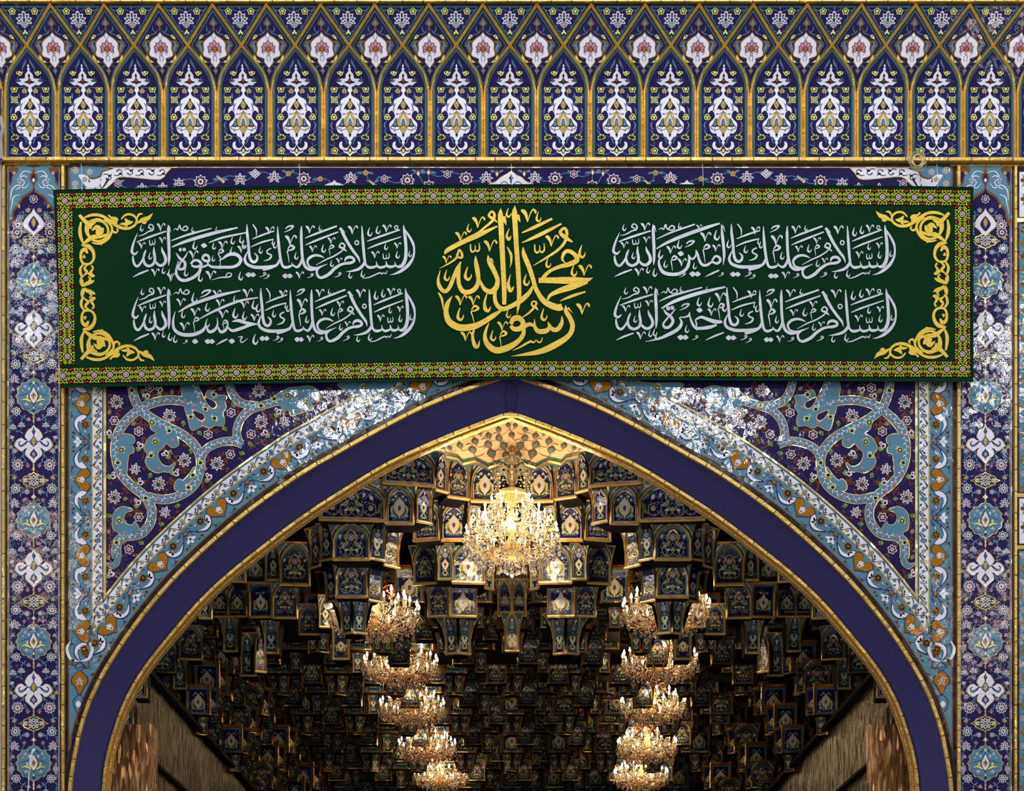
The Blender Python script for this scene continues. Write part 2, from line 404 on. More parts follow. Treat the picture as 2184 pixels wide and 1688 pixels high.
def white_motif(b, col):
    b.stroke([(8, -75, 2), (28, -55, 7), (14, -30, 6), (0, -12, 3)], BLK, 2.4, n=3); b.stroke([(-8, 75, 2), (-28, 55, 7), (-14, 30, 6), (0, 12, 3)], BLK, 2.4, n=3)
    for a in (-2.3, -1.57, -.84): b.petal(0, 10, a, 0, 33, 12, BLK, 2.6); b.petal(0, 10, a, 3, 29, 9.2, col, 3)
    b.petal(0, 72, -PI / 2, -14, 15, 12, BLK, 2.6); b.petal(0, 72, -PI / 2, -11, 12, 9, TEAL if col is SAGE else SAGE, 3)
    for s in (-1, 1): b.leaf(s * 14, 30 * s, s * .8, 26, 12, BLK, 2.5); b.leaf(-s * 16, 44 * s, s * 2.4, 20, 10, BLK, 2.5)
PV = 1618 / 10 ; YH0 = 862 - 162 * 3   # heart rows of the vertical borders
for mir in (0, 1):
    sx = -1 if mir else 1
    me = None
    k = 0; y = 862 - 162 * 3
    while y < 1400:
        if y > 700:
            if me is None:
                b = B().at(0, 0, ZS * sx, ZS); teal_motif(b); o = b.build('heart_scroll', wall, flat, W(AX(172) if mir else 172, y, -.006)); me = o.data
                b = B().at(0, 0, ZS * sx, ZS); lily(b); o2 = b.build('lily_motif', wall, flat, W(AX(172) if mir else 172, y + 81, -.006)); me2 = o2.data
            else:
                link('heart_scroll', me, wall, W(mx(172) if mir else 172, y, -.006))
                if y < 1250: link('lily_motif', me2, wall, W(mx(172) if mir else 172, y + 81, -.006))
        y += 162
    mes = []
    for c in (SAGE, TEAL):
        b = B().at(0, 0, ZS * sx * .98, ZS * .98); white_motif(b, c); mes.append(b.build('bud_vine', wall, flat, W(mx(208) if mir else 208, 400 + 44.4 * (7 + len(mes)), -.007)).data)
    for i in range(9, 21): link('bud_vine', mes[i % 2], wall, W(mx(208) if mir else 208, 400 + 44.4 * i, -.007))
def along(s0, dc, mir):
    def f(u, v, h):  # u: across (inwards positive), v: along
        x, y = AL.at(s0 + v, dc - u); x = mx(x) if mir else x
        q = W(x, y, -.008); return (q.x, q.y - h * LH, q.z)
    return f
for mir in (0, 1):
    s = 455.0; i = 0
    while s < AL.L - 20:
        b = B().at(0, 0, -ZS * .98, -ZS * 1.0); teal_motif(b); b.build('heart_scroll', wall, along(s, 38, mir))
        if s + 81 < AL.L - 10: b = B().at(0, 0, -ZS * .98, -ZS); lily(b); b.build('lily_motif', wall, along(s + 81, 38, mir))
        s += 166
    s = 440.0
    while s < AL.L - 10:
        b = B().at(0, 0, ZS * .95, ZS * .98); white_motif(b, (SAGE, TEAL)[i % 2]); b.build('bud_vine', wall, along(s, 72, mir)); s += 46; i += 1
    # the foot of the teal band, below the white tip
    b = B(); f = (lambda x: mx(x)) if mir else (lambda x: x)
    def pl(pts, m, h): b.poly([(f(x), y) for x, y in pts], m, h)
    cxm = 172
    b.at(f(170), 1452, .27 * (-1 if mir else 1), .27)
    H = [(0, -75), (30, -50), (56, -20), (58, 20), (34, 45), (0, 110), (-34, 45), (-58, 20), (-56, -20), (-30, -50)]
    b.poly(cr([(x * 1.14, y * 1.1) for x, y in H], 3, True), INK, 3); b.poly(cr(H, 3, True), GOLDT, 4)
    b.lotus(0, 15, 36, 5, WHITE, MAR, BLK, 5)
    b.stroke([(-6, 110, 3), (-50, 160, 5), (-40, 220, 5), (-10, 270, 3)], INK, 3); b.stroke([(6, 110, 3), (36, 160, 5), (20, 220, 5), (-10, 270, 3)], INK, 3)
    b.petal(-10, 190, -PI / 2, -30, 30, 22, WHITE, 4); b.lotus(-25, 330, 32, 3, GOLDT, BLK, BLK, 4, rot=-PI / 2)
    b.leaf(-30, 375, 1.5, 40, 14, MAR, 3); b.lotus(-60, -140, 30, 3, GOLDT, BLK, BLK, 4); b.lotus(70, -110, 30, 3, GOLDT, BLK, BLK, 4)
    b.flower(34, -245, 36, 6, GOLDT, BLK, BRN, 4, lw=.2, cen=.2)
    for s_ in (-1, 1): b.stroke([(s_ * 10, -80, 4), (s_ * 36, -110, 6), (0, -150, 5)], INK, 3); b.stroke([(0, -150, 3), (s_ * 70, -170, 22), (s_ * 100, -250, 24), (s_ * 70, -310, 3)], WHITE, 4); b.leaf(s_ * 85, -40, -.6 if s_ > 0 else 3.8, 40, 13, MAR, 3)
    b.build('heart_scroll', wall, absmap(-.006))
# ---------------------------------------------------------------- spandrel scrolls (traced in units of 1/3.376 px from 130,780)
RIB = [
 ('r', 58, [(985, 292), (880, 258), (760, 250), (640, 278), (550, 330), (468, 402), (410, 492), (390, 600), (402, 700), (440, 790), (510, 868), (590, 930), (645, 1010), (655, 1080), (635, 1150), (570, 1215), (460, 1232)]),
 ('r', 58, [(506, 110), (520, 200), (560, 300), (640, 372), (740, 430), (860, 490), (950, 560), (1000, 650), (1002, 750), (960, 860), (860, 936), (740, 966), (620, 945)]),
 ('r', 52, [(1010, 660), (1050, 600), (1130, 560), (1230, 545), (1310, 570)]),
 ('r', 52, [(1290, 575), (1266, 490), (1288, 400), (1350, 330), (1440, 292), (1540, 262), (1640, 215)]),
 ('r', 52, [(1205, 110), (1240, 215), (1310, 275), (1420, 292)]),
 ('r', 48, [(940, 100), (985, 200), (1030, 290), (1075, 320)]),
 ('r', 60, [(470, 1228), (410, 1270), (400, 1340), (405, 1390)]),
]
LEAVES = [
 [(590, 350), (640, 400), (650, 455), (690, 490), (640, 520), (600, 590), (625, 640), (610, 690), (635, 740), (690, 772), (740, 762), (780, 765), (812, 730), (820, 702), (780, 730), (730, 715), (700, 665), (700, 620), (735, 590), (760, 560), (800, 590), (845, 570), (835, 510), (800, 470), (735, 425)],
 [(430, 505), (470, 495), (520, 510), (530, 545), (505, 572), (485, 565), (520, 590), (522, 625), (490, 640), (478, 700), (470, 780), (430, 740), (400, 650), (405, 560)],
 [(965, 730), (930, 830), (880, 920), (850, 905), (820, 890), (825, 845), (850, 820), (880, 830), (920, 790)],
 [(372, 1120), (385, 1060), (440, 1020), (515, 1040), (470, 1058), (452, 1100), (475, 1145), (520, 1150), (530, 1130), (558, 1165), (550, 1200), (500, 1230), (440, 1240), (410, 1200), (380, 1180)],
 [(1060, 180), (1130, 215), (1192, 222), (1178, 262), (1188, 300), (1164, 345), (1175, 385), (1168, 432), (1110, 430), (1070, 450), (1020, 430), (985, 452), (940, 462), (915, 380), (890, 290), (868, 130), (950, 130), (985, 200), (1030, 270)],
 [(1520, 275), (1560, 210), (1640, 165), (1700, 160), (1790, 150), (1860, 190), (1850, 250), (1800, 270), (1815, 310), (1760, 330), (1700, 350), (1660, 360), (1640, 320), (1600, 330), (1585, 290)],
 [(380, 1330), (425, 1330), (425, 1400), (410, 1440), (370, 1462), (325, 1425), (365, 1430), (390, 1400)],
 [(2000, 130), (2200, 130), (2420, 120), (2300, 200), (2190, 250), (2160, 210), (2090, 230), (2040, 180)],
]
FL = [('L', 400, 260), ('L', 780, 360), ('L', 385, 945), ('L', 1125, 705), ('L', 1440, 405), ('L', 705, 850), ('L', 890, 680), ('l', 535, 745), ('l', 750, 1055), ('L', 1425, 180), ('L', 1960, 230), ('l', 1610, 400),
 ('F', 385, 397), ('F', 560, 475), ('F', 1060, 497), ('F', 1220, 640), ('F', 1225, 340), ('F', 1370, 495), ('F', 560, 1093), ('F', 490, 1325), ('F', 640, 160), ('F', 1780, 420),
 ('B', 350, 500), ('B', 565, 590), ('B', 765, 645), ('B', 815, 775), ('B', 560, 850), ('B', 360, 800), ('B', 1060, 815), ('B', 550, 1000), ('B', 620, 235), ('B', 350, 1510), ('B', 1480, 495), ('B', 710, 190), ('B', 1560, 345), ('B', 2000, 340), ('B', 2100, 290),
 ('G', 585, 185), ('G', 880, 420), ('G', 1000, 490), ('G', 1365, 570), ('G', 640, 795), ('G', 835, 1010), ('G', 575, 1275), ('G', 1300, 630), ('G', 785, 630), ('G', 1240, 280), ('G', 935, 620), ('G', 720, 1140), ('G', 1180, 460), ('G', 345, 1080),
 ('O', 350, 335), ('O', 465, 960), ('O', 525, 420), ('O', 345, 1195), ('O', 1150, 165), ('O', 345, 1380), ('O', 800, 190), ('O', 1700, 385), ('O', 1880, 310)]
RIBF = [(545, 250, 0), (560, 312, 0), (655, 410, 1), (710, 445, 0), (780, 470, 2), (905, 505, 0), (955, 550, 0), (992, 618, 0), (1005, 700, 2), (1040, 745, 0), (950, 790, 2), (918, 878, 2), (845, 940, 0), (770, 962, 0), (700, 962, 0), (610, 955, 2), (535, 905, 0), (475, 855, 0), (430, 795, 0), (410, 700, 2), (435, 610, 1), (415, 497, 0), (455, 430, 0), (500, 375, 0), (640, 285, 0), (725, 250, 0), (800, 250, 0), (890, 262, 0), (960, 285, 0), (1010, 245, 0), (1040, 315, 2), (1135, 300, 0), (1100, 210, 2), (1105, 380, 2), (1025, 412, 0), (935, 370, 2), (1055, 625, 0), (1120, 568, 0), (1205, 543, 0), (1275, 475, 0), (1300, 395, 0), (1355, 335, 0), (1440, 290, 2), (1535, 240, 2), (1630, 215, 1), (1235, 190, 0), (1285, 245, 0), (645, 1025, 0), (650, 1100, 0), (620, 1168, 0), (550, 1218, 0), (455, 1230, 0), (420, 1120, 1), (400, 1275, 2), (400, 1340, 0), (680, 550, 1), (650, 650, 2), (705, 740, 0), (805, 540, 0), (510, 180, 2), (1700, 215, 0), (1760, 260, 1), (1720, 310, 0), (2180, 160, 1), (2260, 170, 0)]
fm = {}
def proto(name, fnb, key):
    if key not in fm: b = B(); fnb(b); o = b.build(name, None); fm[key] = o.data; bpy.data.objects.remove(o)
    return fm[key]
def flw(kind):
    def f(b):
        b.at(0, 0, ZS)
        if kind == 'L': b.lotus(0, 4, 56, 9, WHITE, MAR, GRN, 1, spread=2.75); b.disc(0, 8, 15, GRN, 6, 8)
        elif kind == 'l': b.lotus(0, 4, 46, 7, WHITE, MAR, GRN, 1, spread=2.6)
        elif kind == 'F': b.flower(0, 0, 37, 6, WHITE, MAR, MAR, 1, cen=.22)
        elif kind == 'B':
            b.petal(8, 26, -PI / 2 - .4, -8, 34, 22, LGRN, 1); b.petal(0, 0, -PI / 2, -12, 40, 19, WHITE, 2); b.petal(0, 0, -PI / 2, -4, 27, 10, MAR, 3)
            b.petal(-14, -6, -PI / 2 - .9, -6, 30, 13, WHITE, 2); b.petal(-14, -6, -PI / 2 - .9, 2, 20, 6, MAR, 3)
        elif kind == 'G': b.petal(0, 0, -.6, -14, 26, 15, LGRN, 1); b.petal(0, 0, .9, -6, 20, 9, LGRN, 1); b.petal(0, 0, 2.4, -6, 20, 9, LGRN, 1)
        elif kind == 'O': b.petal(0, 0, 1.2, -22, 22, 16, GOLDT, 1); b.petal(0, 0, 1.2, -14, 14, 9, TEAL, 2)
        elif kind == 0: b.flower(0, 0, 15, 5, PINK, PINK, MAR, 1, cen=.3)
        elif kind == 1: b.flower(0, 0, 26, 6, YEL, BLK, OCH, 1, cen=.2)
        elif kind == 2: b.poly([(-22, -16), (-8, -12), (0, -20), (8, -12), (22, -16), (16, 16), (-16, 16)], YEL, 1); b.poly([(-13, -6), (0, -12), (13, -6), (10, 11), (-10, 11)], BLK, 2)
    return f
FN = {'L': 'lotus_tile', 'l': 'lotus_tile', 'F': 'blossom_tile', 'B': 'bud_tile', 'G': 'green_leaf_tile', 'O': 'amber_bud_tile', 0: 'ribbon_blossom', 1: 'ribbon_blossom', 2: 'ribbon_tulip'}
OX, OY = 130, 780
for mir in (0, 1):
    f = (lambda x: mx(x)) if mir else (lambda x: x)
    spn = [o for o in wall.children if o.name.startswith('spandrel_panel')][mir]
    def tz(x, y): return (f(OX + x * ZS), OY + y * ZS)
    b = B()
    for ri_, (kind, wd, pts) in enumerate(RIB):
        P = [tz(*p) for p in pts]; b.stroke(P, GLINE, 2.5 + ri_ * .2, w=wd * ZS + 3.4, n=6)
    for lf in LEAVES:
        P = cr([tz(*p) for p in lf], 4, True); b.stroke(P, GLINE, 3, w=3.6, closed=True, smooth=False)
    for ri_, (kind, wd, pts) in enumerate(RIB): b.stroke([tz(*p) for p in pts], TEAL, 4.2 + ri_ * .2, w=wd * ZS - .6, n=6)
    for li_, lf in enumerate(LEAVES): b.poly(cr([tz(*p) for p in lf], 4, True), TEAL, 5.8 + li_ * .1)
    for cxx, cyy, a in ((1075, 275, .5), (990, 365, .4)):
        q = [tz(cxx + u * math.cos(a) - v * math.sin(a), cyy + u * math.sin(a) + v * math.cos(a)) for u, v in ((-50, -18), (-10, -24), (30, -22), (46, 0), (30, 22), (-10, 14))]
        b.poly(cr([((x - sum(p[0] for p in q) / 6) * 1.2 + sum(p[0] for p in q) / 6, (y - sum(p[1] for p in q) / 6) * 1.25 + sum(p[1] for p in q) / 6) for x, y in q], 3, True), GLINE, 7.5); b.poly(cr(q, 3, True), NAVY, 8.2)
    rr = random.Random(5)
    for kind, wd, pts in RIB:   # white sprigs running inside the ribbon
        p = Path(cr([tz(*p) for p in pts], 5)); q = 6; sg = 1
        P = [p.at(q_, 0) for q_ in [p.L * i / 14 for i in range(15)]]; b.stroke(P, WHITE, 7.2, w=.9, n=2)
        while q < p.L - 8:
            x, y = p.at(q, 0); x2, y2 = p.at(q + 5, sg * 5.5); b.stroke([(x, y, .8), ((x + x2) / 2 + sg, (y + y2) / 2, 2.4), (x2, y2, .3)], WHITE, 7.4, n=2); q += 6.5; sg = -sg
    for x, y, kd in RIBF:
        for _ in range(3):
            a = rr.uniform(0, 6.28); p0, p1, p2 = tz(x + 14 * math.cos(a), y + 14 * math.sin(a)), tz(x + 24 * math.cos(a + .3), y + 24 * math.sin(a + .3)), tz(x + 33 * math.cos(a + .9), y + 33 * math.sin(a + .9))
            if kd: b.stroke([p0 + (.7,), p1 + (2.,), p2 + (.4,)], WHITE, 7.4, n=2)
    b.build('scroll_ribbon', spn, absmap(-.004))
    v = B()
    for kind, x, y in FL:    # rust coloured vines around the blossoms
        for _ in range(3 if kind != 'G' else 1):
            a = rr.uniform(0, 2 * PI); l = rr.uniform(34, 70); c = rr.uniform(-.9, .9); r0 = 24
            pts = [(x + r0 * math.cos(a), y + r0 * math.sin(a)), (x + (r0 + l * .5) * math.cos(a + c * .3), y + (r0 + l * .5) * math.sin(a + c * .3)), (x + (r0 + l) * math.cos(a + c), y + (r0 + l) * math.sin(a + c))]
            v.stroke([tz(*p) for p in pts], RUST, 1.4, w=1.2, n=3)
            for t, sg in ((.45, 1), (.8, -1), (1., 1)):
                px, py = x + (r0 + l * t) * math.cos(a + c * t), y + (r0 + l * t) * math.sin(a + c * t); aa = a + sg * 1.1
                q0 = tz(px, py); q1 = tz(px + 15 * math.cos(aa), py + 15 * math.sin(aa)); q2 = tz(px + 26 * math.cos(aa + .5), py + 26 * math.sin(aa + .5))
                v.stroke([q0 + (1.,), q1 + (3.2,), q2 + (.3,)], RUST, 1.6, n=3)
    # clip vines to the navy field
    keep = []
    for fi, fc in enumerate(v.f):
        ok = True
        for i in fc:
            x, y, _ = v.v[i]; xx = mx(x) if mir else x
            if xx < 229 or y > cuty(90, xx) or (xx > 226 and y < 800): ok = False; break
        if ok: keep.append(fi)
    v.f = [v.f[i] for i in keep]; v.m = [v.m[i] for i in keep]; v.build('vine_tracery', spn, absmap(-.004))
    for kind, x, y in FL:
        X, Y = tz(x, y)
        if Y > cuty(97, OX + x * ZS) - 4: continue
        link(FN[kind], proto(FN[kind], flw(kind), kind), spn, W(X, Y, -.007), rot=(0, rr.uniform(-.5, .5) if kind in 'LlF' else rr.uniform(-2, 2), 0))
    for x, y, kind in RIBF:
        X, Y = tz(x, y)
        if Y > cuty(92, OX + x * ZS): continue
        link(FN[kind], proto(FN[kind], flw(kind), kind), spn, W(X, Y, -.014), rot=(0, rr.uniform(-.3, .3), 0))
# ---------------------------------------------------------------- blue arch band, gold arch mouldings
YI = .22
def blue_band():
    M = M3(); n = 150
    for i in range(n):
        a0 = AF.at(AF.L * i / n, -3); a1 = AF.at(AF.L * (i + 1) / n, -3); c0 = IF.at(IF.L * i / n, 0); c1 = IF.at(IF.L * (i + 1) / n, 0)
        M.add([W(*a0, .015), W(*a1, .015), W(*c1, YI), W(*c0, YI)], [(0, 1, 2, 3)], BLUE)
    return M
arch = struct('trim_1', 'plain dark blue cloth covered archivolt band inside the gold edged arch')
blue_band().build('blue_band', arch)
tr2 = struct('trim_2', 'outer row of gold mosaic tiles edging the pointed arch')
strip(tr2, [AF.at(AF.L * i / 160, -1) for i in range(161)], 9.5, 44, .022, .0)
strip(tr2, [AF.at(AF.L * i / 160, 8.8) for i in range(161)], 9, 32, .004, -.004, SLATE, 'dark_tile')
tr3 = struct('trim_3', 'stepped double row of gold mosaic tiles edging the inner arch')
strip(tr3, [IF.at(IF.L * i / 160, -3.5) for i in range(161)], 8.5, 38, .03, YI)
strip(tr3, [IF.at(IF.L * i / 160, -12.5) for i in range(161)], 7.5, 36, .025, YI + .05)
M = M3(); n = 120   # soffit behind the double row
for i in range(n):
    a0, a1 = IF.at(IF.L * i / n, 0), IF.at(IF.L * (i + 1) / n, 0); c0, c1 = IF.at(IF.L * i / n, -16), IF.at(IF.L * (i + 1) / n, -16)
    p0, p1, q0, q1 = W(*a0, YI), W(*a1, YI), W(*c0, YI + .07), W(*c1, YI + .07); d = Vector((0, .05, 0))
    M.add([p0, p1, q1, q0, q1 + d, q0 + d], [(0, 1, 2, 3), (3, 2, 4, 5)], GOLDV)
M.build('arch_soffit', tr3)
# seam and bracket at the top of the blue band
M = M3(); M.tube([W(CX, 800, .0), W(CX + 1, 840, .08), W(CX - 1, 878, .2)], .008, INK, 5); M.build('cloth_seam', arch)
# ---------------------------------------------------------------- vertical and horizontal gold strips
tr4 = struct('trim_4', 'gold mosaic strips framing the floral pilasters of the portal')
for x in (8.5, 135, mx(135) + 1, mx(8.5) - 4): strip(tr4, [(x, 354), (x, YB)], 8 if 100 < x < 2100 else 7.5, 46, .025)
tr5 = struct('trim_5', 'horizontal gold mosaic ledge between the niche frieze and the banner band')
strip(tr5, [(8, 344.5), (2250, 345.5)], 9, 46, .06)
strip(tr5, [(8, 352.5), (150, 352.5)], 3, 40, .03) ; strip(tr5, [(2024, 355), (2250, 355)], 3, 40, .03)
tr6 = struct('trim_6', 'gold mosaic cornice tiles along the top of the niche frieze')
tl = struct('trim_7', 'fine gold mosaic line around the purple spandrel fields')
for x in (223.7, mx(223.7)): strip(tl, [(x, 800), (x, 1262)], 4, 44, .006)
# ---------------------------------------------------------------- band above the banner
b = B()
b.rect(139, 349, mx(139), 357, SLATE, 1); b.rect(152, 356, mx(152), 420, NAVY, 1.5); b.rect(152, 356.5, mx(152), 358.5, GLINE, 3)
for x in (152, mx(154.5)): b.rect(min(x, x), 356.5, x + 2.5, 420, GLINE, 3)
b.build('band_field', wall, absmap(-.008))
band = [o for o in wall.children if o.name.startswith('band_field')][0]
for mir in (0, 1):
    f = (lambda x: mx(x)) if mir else (lambda x: x)
    b = B(); z = 1 / 4.37
    def q(x, y): return (f(140 + x * z), 340 + y * z)
    b.poly([q(*p) for p in [(70, 82), (985, 82), (940, 130), (915, 165), (860, 190), (700, 178), (560, 165), (490, 172), (440, 215), (400, 250), (350, 285), (300, 350), (70, 350)]], WHITE, 2)
    b.stroke([q(*p) for p in [(985, 82), (940, 130), (915, 165), (860, 190), (700, 178), (560, 165), (490, 172), (440, 215), (400, 250), (350, 290)]], GLINE, 4, w=2)
    b.poly(cr([q(*p) for p in [(70, 82), (440, 82), (350, 120), (330, 165), (250, 190), (210, 170), (230, 210), (180, 250), (185, 290), (140, 330), (70, 350)]], 3, True), BRN, 3)
    b.poly(cr([q(*p) for p in [(70, 85), (400, 85), (335, 115), (315, 155), (250, 175), (205, 160), (215, 200), (165, 240), (170, 290), (130, 320), (70, 340)]], 3, True), TEAL, 3.6)
    b.poly(cr([q(*p) for p in [(120, 150), (170, 145), (215, 170), (215, 215), (260, 240), (330, 200), (300, 260), (200, 260), (150, 200)]], 3, True), WHITE, 4.5)
    for x, y in ((225, 120), (95, 110), (90, 230), (180, 190), (90, 285)): X, Y = q(x, y); b.flower(X, Y, 7, 5, WHITE, GOLDT, MAR, 5)
    for k in range(6):
        x = 400 + k * 100; s = 1 if k % 2 else -1; yc = 122 if k else 170
        b.stroke([q(x - 50, yc + s * 25) + (1.,), q(x - 15, yc + s * 30) + (1.6,), q(x + 25, yc) + (1.6,), q(x + 5, yc - s * 26) + (1.4,), q(x - 25, yc - s * 8) + (3.,)], BLK, 4, n=4)
        b.stroke([q(x, yc + s * 10) + (4,), q(x + 20, yc + s * 18) + (3,), q(x + 32, yc + s * 34) + (.3,)], BLK, 4, n=3)
    b.stroke([q(330, 180) + (1,), q(320, 230) + (1.6,), q(340, 270) + (1.6,), q(390, 200) + (4,), q(400, 170) + (1,)], BLK, 4); b.stroke([q(150, 300) + (1,), q(220, 240) + (1.6,), q(300, 290) + (1.6,)], BLK, 4)
    b.build('corner_cartouche', band, absmap(-.01))
    b = B(); pv = 240
    pos = [('s', 252, 392), ('L', 303, 404), ('L', 347, 403), ('l', 382, 390), ('W', 428, 388), ('Y', 470, 382), ('L', 512, 383), ('Q', 544, 371), ('L', 585, 378), ('y', 615, 371), ('W', 648, 382), ('y', 683, 382), ('H', 713, 398), ('L', 748, 380), ('y', 780, 369), ('Y', 795, 392), ('s', 820, 382), ('W', 869, 385), ('O', 892, 370), ('W', 915, 399), ('O', 914, 368), ('s', 954, 372), ('W', 994, 381), ('L', 1037, 379), ('O', 1060, 371)]
    for i, (k, x, y) in enumerate(pos):
        if i: px, py = pos[i - 1][1:]; b.stroke([(f(px), py), (f((px + x) / 2), (py + y) / 2 + (7 if i % 2 else -7)), (f(x), y)], TEAL, 2, w=1.5, n=4)
        for s in (-1, 1): a = -PI / 2 + s * (1.0 + .3 * (i % 3)); b.stroke([(f(x), y, .8), (f(x + 9 * math.cos(a) * 1.2), y + 11 * math.sin(a), 4.6), (f(x + 17 * math.cos(a)), y + 17 * math.sin(a) * .9 + 2, .3)], TEAL, 2, n=3)
    b.build('vine_tracery', band, absmap(-.009))
    def bf(k):
        def g(b):
            b.at(0, 0, 1)
            if k == 'L': b.lotus(0, 2, 15, 7, WHITE, MAR, GRN, 2)
            elif k == 'l': b.lotus(0, 4, 14, 5, WHITE, MAR, GRN, 2, spread=1.5)
            elif k == 'W': b.flower(0, 0, 15, 9, WHITE, MAR, GRN, 2, cen=.3)
            elif k == 's': b.flower(0, 0, 9, 6, WHITE, MAR, MAR, 2, cen=.25)
            elif k == 'y': b.flower(0, 0, 6.5, 5, OCH, OCH, BRN, 2)
            elif k == 'Y':
                for j in range(4): b.disc(-6 + j * 4, -5 + j * 3.4, 2.6 + j * .5, OCH, 2, 7); b.disc(-6 + j * 4, -5 + j * 3.4, 1.4 + j * .3, WHITE, 3, 6)
            elif k == 'Q':
                for u in (-1, 0, 1):
                    for v_ in (-1, 0, 1): b.poly([(u * 4 - v_ * 4, u * 3.4 + v_ * 3.4 - 4), (u * 4 - v_ * 4 + 4, u * 3.4 + v_ * 3.4), (u * 4 - v_ * 4, u * 3.4 + v_ * 3.4 + 4), (u * 4 - v_ * 4 - 4, u * 3.4 + v_ * 3.4)], WHITE, 2); b.disc(u * 4 - v_ * 4, u * 3.4 + v_ * 3.4, 1.5, MAR, 3, 5)
            elif k == 'O': b.petal(0, 0, -PI / 2, -8, 9, 5, BRN, 2); b.petal(0, 1, -PI / 2, -5, 5, 2.6, WHITE, 3)
            elif k == 'H': b.sym([(0, -14), (6, -8), (20, -3), (24, 6), (24, 14), (0, 14)], WHITE, 2); b.sym([(0, -5), (3, 2), (8, 8), (0, 8)], MAR, 3)
        return g
    for k, x, y in pos: link({'Y': 'berry_tile', 'H': 'half_medallion'}.get(k, 'blossom_tile'), proto('blossom_tile', bf(k), 'b' + k), band, W(f(x), y, -.011))
b = B().at(CX + 1, 0); b.sym([(0, 365), (10, 372), (22, 378), (34, 388), (48, 393), (52, 410), (0, 410)], GLINE, 4, 3); b.sym([(0, 367), (9, 374), (21, 380), (33, 390), (46, 396), (50, 410), (0, 410)], WHITE, 5, 3)
b.sym([(0, 372), (2, 378), (5, 380), (2, 384), (1, 392), (0, 392)], BLK, 6, 0)
for s in (-1, 1): b.stroke([(s * 2, 398, 1), (s * 14, 388, 1.5), (s * 24, 396, 1), (s * 14, 400, 2)], BLK, 6)
b.build('white_medallion', band, absmap(-.012))
# ---------------------------------------------------------------- floral pilasters
def zl(l, s=1): return [(x, y) for x, y in l]
def med_round(b):
    b.at(0, 0, ZS); O = [(0, -140), (10, -118), (30, -112), (48, -92), (78, -88), (92, -64), (114, -44), (108, -18), (124, 2), (112, 26), (112, 52), (88, 70), (74, 98), (48, 102), (26, 122), (8, 128), (0, 148)]
    b.sym([(x * 1.05 + (2 if x else 0), y * 1.03) for x, y in O], GLINE, 2); b.sym(O, TEAL, 3)
    b.sym([(0, -74), (16, -40), (34, 2), (24, 36), (0, 72)], INK, 4); b.sym([(0, -62), (12, -36), (28, 2), (20, 32), (0, 60)], WHITE, 5)
    b.sym([(0, -28), (8, -12), (20, 0), (12, 16), (0, 34)], OCH, 6); b.sym([(0, -16), (7, 2), (0, 20)], BRN, 7)
    for s in (-1, 1):
        b.stroke([(s * 10, 56, 3), (s * 40, 34, 26), (s * 62, 28, 18), (s * 96, 40, 2)], INK, 4); b.stroke([(s * 14, 52, 2), (s * 40, 34, 18), (s * 62, 28, 12), (s * 92, 38, 1)], YEL, 5)
        b.leaf(s * 44, 28, -PI / 2 + s * .2, 34, 14, YEL, 5)
        b.flower(s * 60, -62, 12, 5, WHITE, PINK, MAR, 4); b.flower(s * 76, -34, 8, 5, WHITE, PINK, MAR, 4); b.petal(s * 34, -44, -PI / 2, -10, 14, 6, WHITE, 4)
        b.lotus(s * 52, 72, 20, 3, WHITE, PINK, MAR, 4, spread=1.)
        b.stroke([(s * 6, -90, 2), (s * 24, -84, 7), (s * 38, -66, 1)], INK, 4); b.stroke([(s * 24, 90, 2), (s * 60, 96, 4), (s * 90, 60, 2)], INK, 4, n=3); b.stroke([(s * 30, -20, 2), (s * 70, -6, 4), (s * 104, 6, 1)], INK, 4, n=3)
    b.sym([(0, 72), (14, 86), (6, 96), (10, 108), (0, 124)], INK, 4); b.sym([(0, 78), (8, 88), (0, 102)], YEL, 5); b.sym([(0, -106), (9, -88), (0, -78)], YEL, 5); b.sym([(0, 128), (4, 134), (0, 141)], WHITE, 5)
def med_cross(b):
    b.at(0, 0, ZS); O = [(0, -136), (14, -114), (34, -102), (52, -76), (60, -50), (44, -28), (62, -26), (84, -42), (110, -32), (128, -6), (130, 14), (112, 34), (84, 52), (62, 34), (44, 30), (56, 50), (56, 78), (36, 98), (18, 116), (0, 142)]
    b.sym([(x * 1.05 + (2 if x else 0), y * 1.035) for x, y in O], GLINE, 2); b.sym(O, WHITE, 3)
    b.sym([(0, -122), (8, -102), (14, -86), (6, -78), (4, -62), (0, -60)], INK, 4, 0); b.sym([(0, -108), (5, -92), (0, -84)], TEAL, 5)
    b.sym([(0, -60), (14, -38), (20, -12), (10, 8), (0, 24)], INK, 4); b.sym([(0, -50), (10, -34), (14, -12), (7, 4), (0, 14)], OCH, 5); b.disc(0, -18, 4, TEAL, 6, 6)
    for s in (-1, 1):
        b.stroke([(s * 10, 10, 3), (s * 40, -20, 7), (s * 66, 2, 14), (s * 96, 14, 14), (s * 108, -8, 6), (s * 94, -18, 8)], INK, 4); b.stroke([(s * 64, 2, 6), (s * 94, 14, 7), (s * 104, -4, 3)], TEAL, 5)
        b.stroke([(s * 14, -34, 8), (s * 26, -14, 8), (s * 18, 6, 2)], TEAL, 5); b.stroke([(s * 20, 30, 3), (s * 34, 16, 10), (s * 48, 30, 2)], WHITE, 4.5)
    b.sym([(0, 30), (6, 44), (22, 62), (26, 84), (8, 96), (0, 116)], INK, 4); b.sym([(0, 52), (14, 70), (14, 82), (0, 94)], TEAL, 5); b.sym([(0, 58), (9, 74), (0, 92)], OCH, 6)
